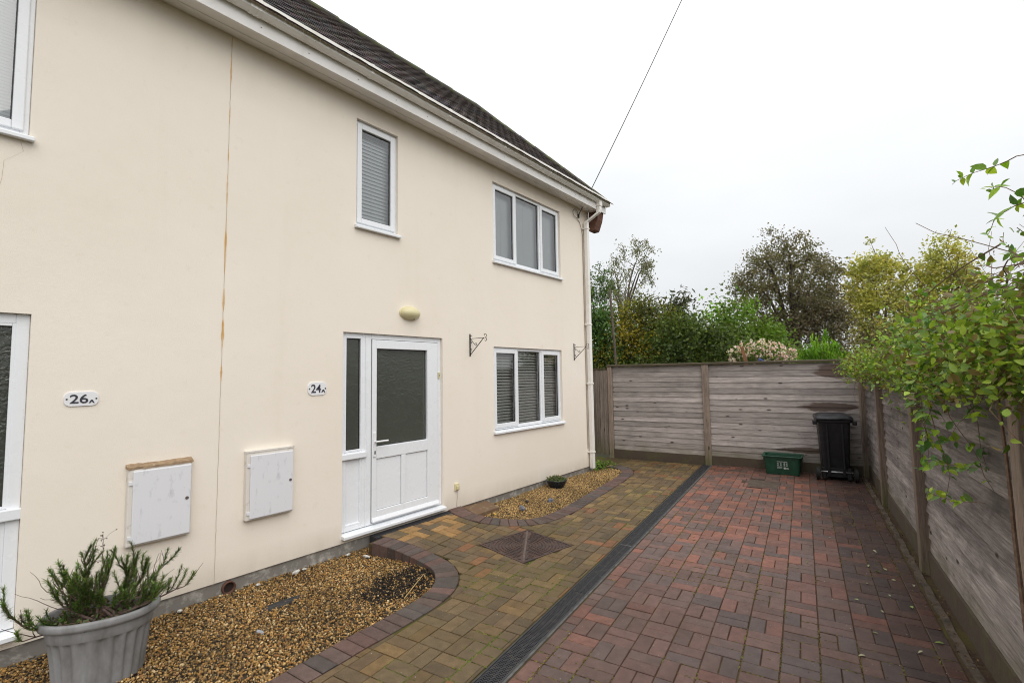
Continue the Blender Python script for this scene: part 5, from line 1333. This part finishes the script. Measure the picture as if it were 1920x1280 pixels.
def tree(name, label, px0, px1, pytop, pybot, Y, pal, seed, nclump, nleaf, ls, barkm, trunk_r, limbs=7, fork=.25, sig=.2, droop=0.0, lop=(0, 0), stempx=None, tmpl='diam', shell=.5, flat=1.0):
    """crown drawn from its real envelope: limbs fan out from the fork, twigs run to leaf clumps spread through the crown"""
    rr = random.Random(seed); rng = np.random.default_rng(seed)
    a, b, lo = at(px0, pytop, Y), at(px1, pytop, Y), at((px0+px1)/2, pybot, Y)
    zb = -.1; top, zlo = a[2]-zb, lo[2]-zb; cz, rz = (top+zlo)/2, (top-zlo)/2; rx = (b[0]-a[0])/2; cx_ = (a[0]+b[0])/2
    bx = at(stempx, pytop, Y)[0] if stempx else cx_
    root = empty(name, label, 'tree', (bx, Y, zb)); ox = cx_-bx; tb = MB()
    fz = zlo*fork+top*.02
    tb.tube([(0, 0, -.1), (ox*.05, 0, fz*.5), (ox*.1, .02, fz)], [trunk_r*1.25, trunk_r, trunk_r*.9], 8)
    nodes = [Vector((ox*.1, .02, fz))]; F0 = nodes[0]
    def env(u, v, w): return Vector((ox+u*rx, v*rx*.8, cz+w*rz))
    for k in range(limbs):
        az = 2*PI*(k+rr.uniform(-.3, .3))/limbs; w = rr.uniform(-.35, .75); q = math.sqrt(max(1-w*w, .05))*rr.uniform(.55, .8)
        tip = env(q*math.cos(az), q*math.sin(az), w*.85); n = 7; pts = []
        for i in range(n+1):
            u = i/n; p = F0.lerp(tip, u); p.z += (tip.z-F0.z)*.18*math.sin(PI*u); p += Vector((rr.gauss(0, .035), rr.gauss(0, .035), 0))*rx*.5*math.sin(PI*u); pts.append(p)
        tb.tube(pts, [trunk_r*(.62-.5*i/n) for i in range(n+1)], 6); nodes += pts[2:]
    C = []
    while len(C) < nclump:
        p = rng.normal(size=3); p /= np.linalg.norm(p); r = rng.random()**(1/3)*(1-shell)+shell*rng.random()**.25
        p = p*r
        if p[2] < -.75 and rr.random() < .6: continue
        p[2] *= flat; wob = 1+.10*math.sin(5*math.atan2(p[1], p[0])+seed)+.08*math.sin(9*p[2]+seed)
        C.append(tuple(env(p[0]*wob+lop[0]*p[2], p[1], p[2]*wob+lop[1]*p[0])))
    NV_ = np.array([tuple(v) for v in nodes])
    seq = sorted(C, key=lambda c: np.linalg.norm(NV_-np.array(c), axis=1).min())
    for c in seq:
        A = np.array(nodes); dd = np.linalg.norm(A-np.array(c), axis=1)+(A[:, 2] > c[2])*.3; k = int(dd.argmin()); p0, p1 = nodes[k].copy(), Vector(c)
        mid = p0.lerp(p1, .5)+Vector((rr.gauss(0, .05), rr.gauss(0, .05), .06))*(p1-p0).length; r0 = min(.012+.016*(p1-p0).length, trunk_r*.22)
        tb.tube([p0, mid, p1], [r0, r0*.65, r0*.3], 4); nodes += [mid, p1]
    tb.build('trunk', M[barkm], root)
    C = np.array(C); k = rng.integers(len(C), size=nleaf); pos = C[k]+rng.normal(size=(nleaf, 3))*sig*np.array([1, 1, .75])*rng.uniform(.5, 1.3, (len(C), 1))[k]
    if droop: pos[:, 2] -= np.abs(rng.normal(size=nleaf))*droop
    ck = np.array(pal)[rng.integers(len(pal), size=len(C))]*rng.uniform(.75, 1.25, (len(C), 1)); own = np.array(pal)[rng.integers(len(pal), size=nleaf)]
    col = (ck[k]*.6+own*.4)*rng.uniform(.7, 1.3, (nleaf, 1))
    TV, TF = (LEAF_V, LEAF_F) if tmpl == 'leaf' else (DIAM_V, DIAM_F)
    rot = rand_rot(rng, nleaf, .2)
    if droop:
        y = rng.normal(size=(nleaf, 3))*.45+np.array([0, 0, -1]); y /= np.linalg.norm(y, axis=1)[:, None]; x = np.cross(y, rng.normal(size=(nleaf, 3))); x /= np.linalg.norm(x, axis=1)[:, None]; rot = np.stack([x, y, np.cross(x, y)], 2)
    link('crown', stamp('crown', TV, TF, pos, rot, rng.uniform(.6, 1.3, nleaf)[:, None]*ls*np.ones((1, 3)), col, M['far_leaf']), root)
    return root
tree('dark_leaved_tree', 'large dark brownish tree with spreading black limbs beyond the fence', 1362, 1578, 452, 640, 23.0, [(.18, .155, .08), (.21, .18, .095), (.14, .135, .06), (.21, .165, .10), (.17, .175, .07)], 12, 460, 22000, .11, 'bark', .19, 9, .62, .20, stempx=1478, shell=.55)
tree('russet_bush_tree', 'dark russet rounded tree crown low beside the large dark tree', 1478, 1600, 540, 690, 21.5, [(.16, .13, .08), (.135, .115, .07), (.18, .14, .09), (.125, .12, .06)], 13, 200, 11000, .11, 'bark', .10, 6, .5, .2, shell=.35)
YP = [(.54, .48, .12), (.46, .45, .11), (.60, .50, .13), (.38, .40, .09), (.30, .33, .09)]
tree('yellow_tree', 'thin yellow green tree beside the dark tree, its crown the left of two', 1572, 1706, 460, 690, 30.0, YP, 23, 330, 13000, .17, 'bark_grey', .14, 8, .3, .24, shell=.3)
tree('yellow_tree', 'thin yellow green tree partly hidden by the climber, its crown the right of two', 1692, 1838, 456, 690, 31.0, YP, 25, 360, 14000, .17, 'bark_grey', .14, 8, .3, .24, shell=.3)
tree('slender_tree', 'slender tree with airy grey green drooping leaves near the house corner', 1128, 1226, 450, 590, 17.0, [(.20, .21, .12), (.26, .26, .16), (.15, .17, .09), (.24, .21, .12)], 34, 120, 3600, .085, 'bark_grey', .11, 6, .8, .12, droop=.14, lop=(.35, 0), stempx=1162, shell=.5)
tree('ivy_tree', 'small green leafy tree half hidden behind the downpipe', 1092, 1152, 500, 640, 14.0, [(.06, .13, .03), (.09, .17, .04), (.14, .18, .06)], 45, 90, 3400, .085, 'bark', .08, 5, .5, .13)
# far hedge line, one mass
rng = np.random.default_rng(61); n = 16000
a, b = at(1060, 650, 36), at(2150, 650, 36); X = rng.uniform(a[0], b[0], n); top = 1.7+1.9*(.5+.5*np.sin(X*.55)*np.cos(X*.23+1))
pos = np.c_[X, 36+rng.normal(size=n)*1.2, top*rng.random(n)**.55]
hp = np.array([(.05, .075, .025), (.08, .10, .03), (.11, .11, .04), (.07, .06, .035)])
link('far_hedge', stamp('far_hedge', DIAM_V, DIAM_F, pos, rand_rot(rng, n, .2), rng.uniform(.2, .42, n)[:, None]*np.ones((1, 3)), hp[rng.integers(4, size=n)]*rng.uniform(.6, 1.4, (n, 1)), M['far_leaf']), None, kind='stuff')
n = 12000; X = rng.uniform(1.9, 8.0, n); Yy = rng.uniform(-2, 13, n)
pos = np.c_[X, Yy, rng.random(n)**.6*(.8+.5*np.sin(X*1.3)*np.cos(Yy*.9)).clip(.3, 2)*1.15]
link('undergrowth', stamp('undergrowth', LEAF_V, LEAF_F, pos, rand_rot(rng, n, .4), rng.uniform(.06, .13, n)[:, None]*np.ones((1, 3)), hp[rng.integers(4, size=n)]*rng.uniform(.6, 1.4, (n, 1)), M['far_leaf']), None, kind='stuff')

# ---------------------------------------------------------------- honeysuckle over the right hand fence
hs = empty('honeysuckle', 'sprawling honeysuckle climber hanging over the right hand fence', 'climber', (1.3, 0, 1.85))
H0 = Vector((1.3, 0, 1.85)); rr = random.Random(90); rng = np.random.default_rng(90)
def topz(y): return float(np.interp(y, [-1.5, 0, .6, 1.2, 2, 3, 4, 5, 6], [2.16, 2.14, 2.16, 2.18, 2.18, 2.12, 2.05, 1.98, 1.92]))
vine = MB(); leaves = []   # (pos, dir, normal, size, colour)
LP = [(.14, .27, .03), (.21, .36, .035), (.32, .48, .045), (.09, .19, .045), (.42, .54, .06), (.18, .29, .09)]
def leafpair(p, d, s, cpal, keep=1.0):
    o_ = d.orthogonal().normalized(); o_.rotate(Matrix.Rotation(rr.uniform(0, 2*PI), 3, d))
    for sg in (1, -1):
        if rr.random() > keep: continue
        y = (o_*sg+d*rr.uniform(.1, .8)+Vector((0, 0, rr.uniform(-.35, .3)))).normalized(); z = (Vector((0, 0, 1))+Vector((rr.gauss(0, .45), rr.gauss(0, .45), 0))-Vector((.35, .25, 0))).normalized(); x = y.cross(z)
        if x.length < .05: continue
        x.normalize(); z = x.cross(y); c = rr.choice(cpal); k = rr.uniform(.75, 1.3)
        leaves.append((p, x, y, z, s*rr.uniform(.65, 1.2), tuple(v*k for v in c)))
def runner(p, d, L, n, r, s, grav=0.0, leaf_from=.15, keep=.9, pal=LP, curl=.2, pairs=1):
    pts = [Vector(p)]; d = Vector(d).normalized()
    for i in range(n):
        d = (d+Vector((rr.gauss(0, curl), rr.gauss(0, curl), rr.gauss(0, curl)-grav))).normalized()
        if pts[-1].x < .98: d.x = abs(d.x)*.6
        pts.append(pts[-1]+d*(L/n))
        if i/n >= leaf_from:
            for _ in range(pairs): leafpair(pts[-1].lerp(pts[-2], rr.random()), d, s*(1 if i < n-2 else .6), pal, keep)
    vine.tube([q-H0 for q in pts], [r*(1-.6*i/n) for i in range(n+1)], 4 if r < .004 else 5); return pts
# body lying on and behind the fence top
for i in range(260):
    y = -.9+6.8*rr.random()**1.5; tz = topz(y); x = rr.uniform(1.15, 2.2); z = 1.82+(tz-1.82)*rr.random()**.8*.9
    runner((x, y, z), (rr.gauss(.1, .45), rr.gauss(0, 1), rr.gauss(.05, .35)), rr.uniform(.25, .6), 10, rr.uniform(.0015, .004), .040, .03, .1, .6, LP+[(.20, .17, .06)], .25)
for i in range(420):
    y = -.8+6.8*rr.random()**1.3; tz = topz(y); x = rr.uniform(1.1, 2.0); z = 1.84+(tz-1.84)*rr.random()
    runner((x, y, z), (rr.gauss(.1, .35), rr.gauss(-.4, 1), rr.gauss(-.03, .25)), rr.uniform(.4, .9), 9, rr.uniform(.0018, .0045), .03, .0, 2, 0, LP, .16)
# shoots hanging in front of the boards
for i in range(30):
    y = rr.uniform(-.3, 1.9); dn = rr.uniform(.05, .22) if y > 1.3 else rr.uniform(.08, .34)
    runner((rr.uniform(1.10, 1.26), y, rr.uniform(1.75, 2.0)), (rr.uniform(-.4, -.08), rr.uniform(-.7, .3), rr.uniform(-.3, .5)), rr.uniform(.35, .7), 11, .0025, .052, dn*.55, .1, .92, LP, .14)
for y, x, L in ((-.02, 1.02, 1.0), (.16, 1.05, 1.05), (.34, 1.08, .85), (.05, .98, .95), (.55, 1.1, .8), (.22, 1.0, .7), (-.12, 1.05, 1.1), (.80, 1.08, .62), (1.15, 1.06, .5)):
    runner((x+.14, y, 1.85), (-.38, rr.uniform(-.2, .3), .1), L, 14, .003, .055, .20, .1, .95, LP, .14)
for y, z, dx in ((.25, 1.15, -.5), (.12, 1.02, -.6), (.40, 1.28, -.4), (.02, 1.2, -.45)): runner((1.15, y-.05, z+.03), (dx*.6, .7, .05), .36, 9, .0026, .056, .04, .05, .98, LP, .16)
# long shoots against the sky
for p, d, L, g in (((1.35, -.3, 2.2), (-.1, .3, 1.0), .4, .10), ((1.30, -.4, 2.3), (-.2, .5, .8), .45, .12), ((1.25, -.45, 2.62), (-.4, .9, .2), .42, .02), ((1.3, -.45, 2.42), (-.4, .8, .3), .45, .05), ((1.5, .6, 2.3), (-.1, .4, .8), .3, .1)):
    runner(p, d, L, 10, .0026, .055, g, .2, .7, LP, .12)
for k in range(9):
    y = rr.uniform(-.4, .6); runner((rr.uniform(1.15, 1.7), y, topz(y)-.05), (rr.gauss(-.1, .3), rr.gauss(.3, .5), rr.uniform(.3, 1)), rr.uniform(.2, .45), 9, .0016, .03, .02, .5, .35, LP, .2)
# thick woody stem at the right and long bare canes
runner((1.14, -.37, .0), (.0, .0, 1), 2.0, 10, .012, .05, -.05, 2, 0, LP, .02)
for x0, z0, z1 in ((1.14, 1.94, 2.2), (1.22, 2.0, 2.05), (1.10, 1.90, 1.98), (1.3, 2.05, 2.26)):
    vine.tube([Vector((x0+.05*math.sin(u*7+z0*9), 5.4-6.0*u, z0+(z1-z0)*u+.05*math.sin(u*5+x0*20)))-H0 for u in [i/24 for i in range(25)]], [.0036]*25, 5)
pts = [(1.2, 5.2, 1.90), (1.10, 5.6, 1.93), (1.0, 6.0, 1.90), (.92, 6.25, 1.82), (.80, 6.36, 1.72)]
vine.tube([Vector(p)-H0 for p in pts], [.013, .012, .010, .008, .005], 6)
vine.build('stems', spotted('honeysuckle_stem', (.15, .088, .06), (.24, .17, .115), 30, .4, .65, .9), hs)
# small inner leaves in clumps through the body
n = 21000; nc = 620; cy_ = -.9+6.6*rng.random(nc)**1.6; tz = np.array([topz(y) for y in cy_]); cz_ = 1.66+(tz-1.72)*rng.random(nc)**.85; cxx = 1.02+rng.random(nc)*1.1+np.where(cz_ < 1.86, -.02, .1)
cxx = np.where(cz_ < 1.86, rng.uniform(1.0, 1.2, nc), cxx); kc = rng.integers(nc, size=n)
pos = np.c_[cxx, cy_, cz_][kc]+rng.normal(size=(n, 3))*np.array([.10, .15, .075]); pos = pos[(pos[:, 0] < 1.17) | (pos[:, 2] > 1.9)]; n = len(pos)
for p, c, s in zip(pos, rng.integers(4, size=n), rng.uniform(.022, .042, n)):
    R3 = rand_rot(rng, 1, .5)[0]; k = rng.uniform(.6, 1.2); leaves.append((Vector(p), Vector(R3[:, 0]), Vector(R3[:, 1]), Vector(R3[:, 2]), s, tuple(v*k for v in ((.22, .32, .04), (.34, .46, .05), (.13, .22, .03), (.20, .15, .055))[c])))
OV_V = [(0, 0, 0), (-.21, .16, .06), (-.30, .42, .10), (-.19, .76, .05), (0, 1.05, -.08), (.19, .76, .05), (.30, .42, .10), (.21, .16, .06), (0, .45, 0), (0, .78, -.02), (0, .16, .0)]
OV_F = [(0, 10, 1), (0, 7, 10), (1, 10, 8), (1, 8, 2), (10, 7, 8), (7, 6, 8), (2, 8, 9), (2, 9, 3), (8, 6, 9), (6, 5, 9), (3, 9, 4), (9, 5, 4)]
M['hleaf_o'], M['hleaf_c'] = leaf_mat('honeysuckle_leaf_a', 'obj', .3, .42), leaf_mat('honeysuckle_leaf_b', 'col', .3, .42)
lv = []
for L_ in leaves:
    p = np.array(L_[0]); dd = np.linalg.norm(p-CAM); lv.append(((dd/L_[4]) if in_view(p, 0) else 1e6+dd, len(lv), L_))
lv.sort(key=lambda q: q[:2])
lme = []
for bend in (0, .18, -.12):
    m = MB(); m.add([(x, y, z-bend*y*y+abs(x)*bend) for x, y, z in OV_V], OV_F); lme.append(m.mesh('leaf', M['hleaf_o'], True))
def leaf_matrix(L_, off):
    p, x, y, z, s, c = L_; return Matrix(((x[0]*s, y[0]*s, z[0]*s, p[0]-off[0]), (x[1]*s, y[1]*s, z[1]*s, p[1]-off[1]), (x[2]*s, y[2]*s, z[2]*s, p[2]-off[2]), (0, 0, 0, 1)))
for i, (_, _, L_) in enumerate(lv[:300]):
    o = link('leaf', lme[i % 3], hs); o.color = (*L_[5], 1); o.matrix_local = leaf_matrix(L_, H0)
rest = [q[2] for q in lv[300:]]
link('leaves', stamp('leaves', OV_V, OV_F, np.array([tuple(q[0]-H0) for q in rest]), np.array([[[q[1][i], q[2][i], q[3][i]] for i in range(3)] for q in rest]), np.array([q[4] for q in rest])[:, None]*np.ones((1, 3)), np.array([q[5] for q in rest]), M['hleaf_c'], True), hs, kind='stuff')
# its one open flower
c = at(1690, 712, 2.1); fl = MB()
for k in range(9):
    a = 2*PI*k/9; d = Vector((math.cos(a)*.6, -.5, math.sin(a)*.7)).normalized(); fl.tube([(0, 0, 0), d*.018, d*.034+Vector((0, 0, -.006))], [.003, .004, .0015], 4)
link('blossom', fl.mesh('blossom', mat('cream_petal', (.75, .70, .52), .6)), hs).location = Vector(c)-H0+Vector((-.03, 0, 0))

# ---------------------------------------------------------------- litter and moss on the paving
lf = []
FL = [(.76, 1.62), (.86, 1.95), (.92, 2.03), (.81, 2.06), (.95, 1.80), (.66, 1.25), (.80, 1.12), (.88, 1.45), (.99, 1.30), (.72, .75), (.93, .62), (.62, .40), (1.02, .25), (.80, .12), (.55, -.18), (.98, -.05), (.86, -.30), (.70, -.55), (1.05, .80), (.40, -.6), (1.07, 1.75), (.90, 2.5), (.55, 2.75), (.35, 1.9)]
LM = [leaf_mat('fallen_leaf_pale', 'obj', .2, .6)]
m = MB(); m.add([(x, y-.5, z+.16*(y-.5)**2+.10*x*x*4) for x, y, z in OV_V], OV_F); fme = m.mesh('fallen_leaf', LM[0], True)
rr = random.Random(17)
ORD = 'nearest,second,third,fourth,fifth,sixth,seventh,eighth,ninth,tenth,eleventh,twelfth,thirteenth,fourteenth,fifteenth,sixteenth,seventeenth,eighteenth,nineteenth,twentieth,twenty first,twenty second,twenty third,farthest'.split(',')
FL.sort(key=lambda q: math.hypot(q[0]-CAM[0], q[1]-CAM[1]))
for k_, (x, y) in enumerate(FL):
    o = link('fallen_leaf', fme); s = rr.uniform(.028, .046); o.scale = (s*.8, s, s); o.rotation_euler = (rr.uniform(-.25, .25), rr.uniform(-.35, .35), rr.uniform(0, 6.28)); o.location = (x, y, .007)
    o.color = (*rr.choice([(.42, .48, .24), (.50, .52, .30), (.28, .36, .10), (.52, .50, .32)]), 1); rank = ORD[k_]+(' nearest' if 0 < k_ < 23 else '')
    tag(o, 'small pale leaf on the driveway bricks, '+rank+' of the fallen leaves' if k_ < 23 else 'small pale green leaf on the driveway bricks, farthest of the fallen leaves', 'leaf', 'leaves fallen on the driveway')
o = link('fallen_leaf', fme); o.scale = (.04, .05, .05); o.rotation_euler = (.2, .1, 1.0); o.location = (-2.97, 1.83, .0); o.color = (.75, .45, .04, 1); tag(o, 'bright yellow leaf on the far gravel beside the brown slab', 'leaf')
rng = np.random.default_rng(66)
def joint_moss(name, n, xlo, xhi, ylo, yhi, zf, pal, keep):
    x = rng.uniform(xlo, xhi, n); y = rng.uniform(ylo, yhi, n); al = rng.random(n) < .5
    x = np.where(al, np.round(x/GRID)*GRID+rng.normal(size=n)*.0035, x); y = np.where(al, y, np.round(y/(GRID/2))*(GRID/2)+rng.normal(size=n)*.0035)
    cl_ = np.sin(x*3.1+1.7*y)+np.sin(2.3*x-3.7*y+1)+.7*np.sin(9*x+7*y); k = (cl_ > .35) & np.array([keep(a, b) for a, b in zip(x, y)])
    x, y, al = x[k], y[k], al[k]; n = len(x); z = np.array([zf(a, b) for a, b in zip(x, y)])
    s = rng.uniform(.003, .0088, n); sc = np.stack([s*np.where(al, .7, 1.8), s*np.where(al, 1.8, .7), s*.5], 1)
    link(name, stamp(name, ICO_V, ICO_F, np.c_[x, y, z-.003], np.repeat(np.eye(3)[None], n, 0), sc, np.array(pal)[rng.integers(len(pal), size=n)]*rng.uniform(.6, 1.4, (n, 1)), M['moss'], True), None, kind='stuff')
joint_moss('drive_moss', 15000, -1.1, 1.1, -1.3, 4.5, lambda a, b: 0.0, [(.17, .135, .035), (.13, .085, .035), (.10, .065, .03), (.13, .14, .03)], lambda a, b: True)
joint_moss('path_moss', 13000, -2.1, -1.3, -1.5, 4.0, hz, [(.10, .13, .015), (.14, .14, .03), (.08, .09, .02)], lambda a, b: inpoly((a, b), PATH)[0] and not in_manhole(a, b, .01))
n = 1500; x = rng.uniform(-2.0, 1.1, n); y = rng.uniform(-1.4, 5.5, n); k = (np.abs(x+1.2) > .1) & np.array([a > -1.1 or (inpoly((a, b), PATH)[0] and not in_manhole(a, b, .02)) for a, b in zip(x, y)]); x, y = x[k], y[k]; n = len(x)
link('grit_specks', stamp('grit_specks', ICO_V, ICO_F, np.c_[x, y, np.array([hz(a, b) for a, b in zip(x, y)])+.002], rand_rot(rng, n), rng.uniform(.0012, .0036, n)[:, None]*np.array([[1, 1, .6]]), np.array([(.42, .40, .36), (.30, .24, .16), (.08, .06, .05), (.5, .47, .40)])[rng.integers(4, size=n)], M['moss']), None, kind='stuff')
# leaf litter and grit along the foot of the right hand fence
n = 900; y = rng.uniform(-2, 6.3, n); x = 1.16+rng.normal(size=n)*.035; z = np.full(n, .006)
link('leaf_litter', stamp('leaf_litter', LEAF_V, LEAF_F, np.c_[x, y, z], rand_rot(rng, n, 1.2), rng.uniform(.006, .02, n)[:, None]*np.ones((1, 3)), np.array([(.12, .06, .03), (.2, .12, .05), (.07, .045, .03)])[rng.integers(3, size=n)], M['moss']), None, kind='stuff')
# weeds at the corner by the downpipe
n = 420; y = rng.uniform(4.95, 5.75, n); x = -2.95+rng.normal(size=n)*.12
link('corner_weeds', stamp('corner_weeds', LEAF_V, LEAF_F, np.c_[x, y, rng.uniform(-.01, .05, n)], rand_rot(rng, n, .5), rng.uniform(.02, .05, n)[:, None]*np.ones((1, 3)), np.array(G_MID)[rng.integers(4, size=n)]*1.2, M['far_leaf']), None, kind='stuff')
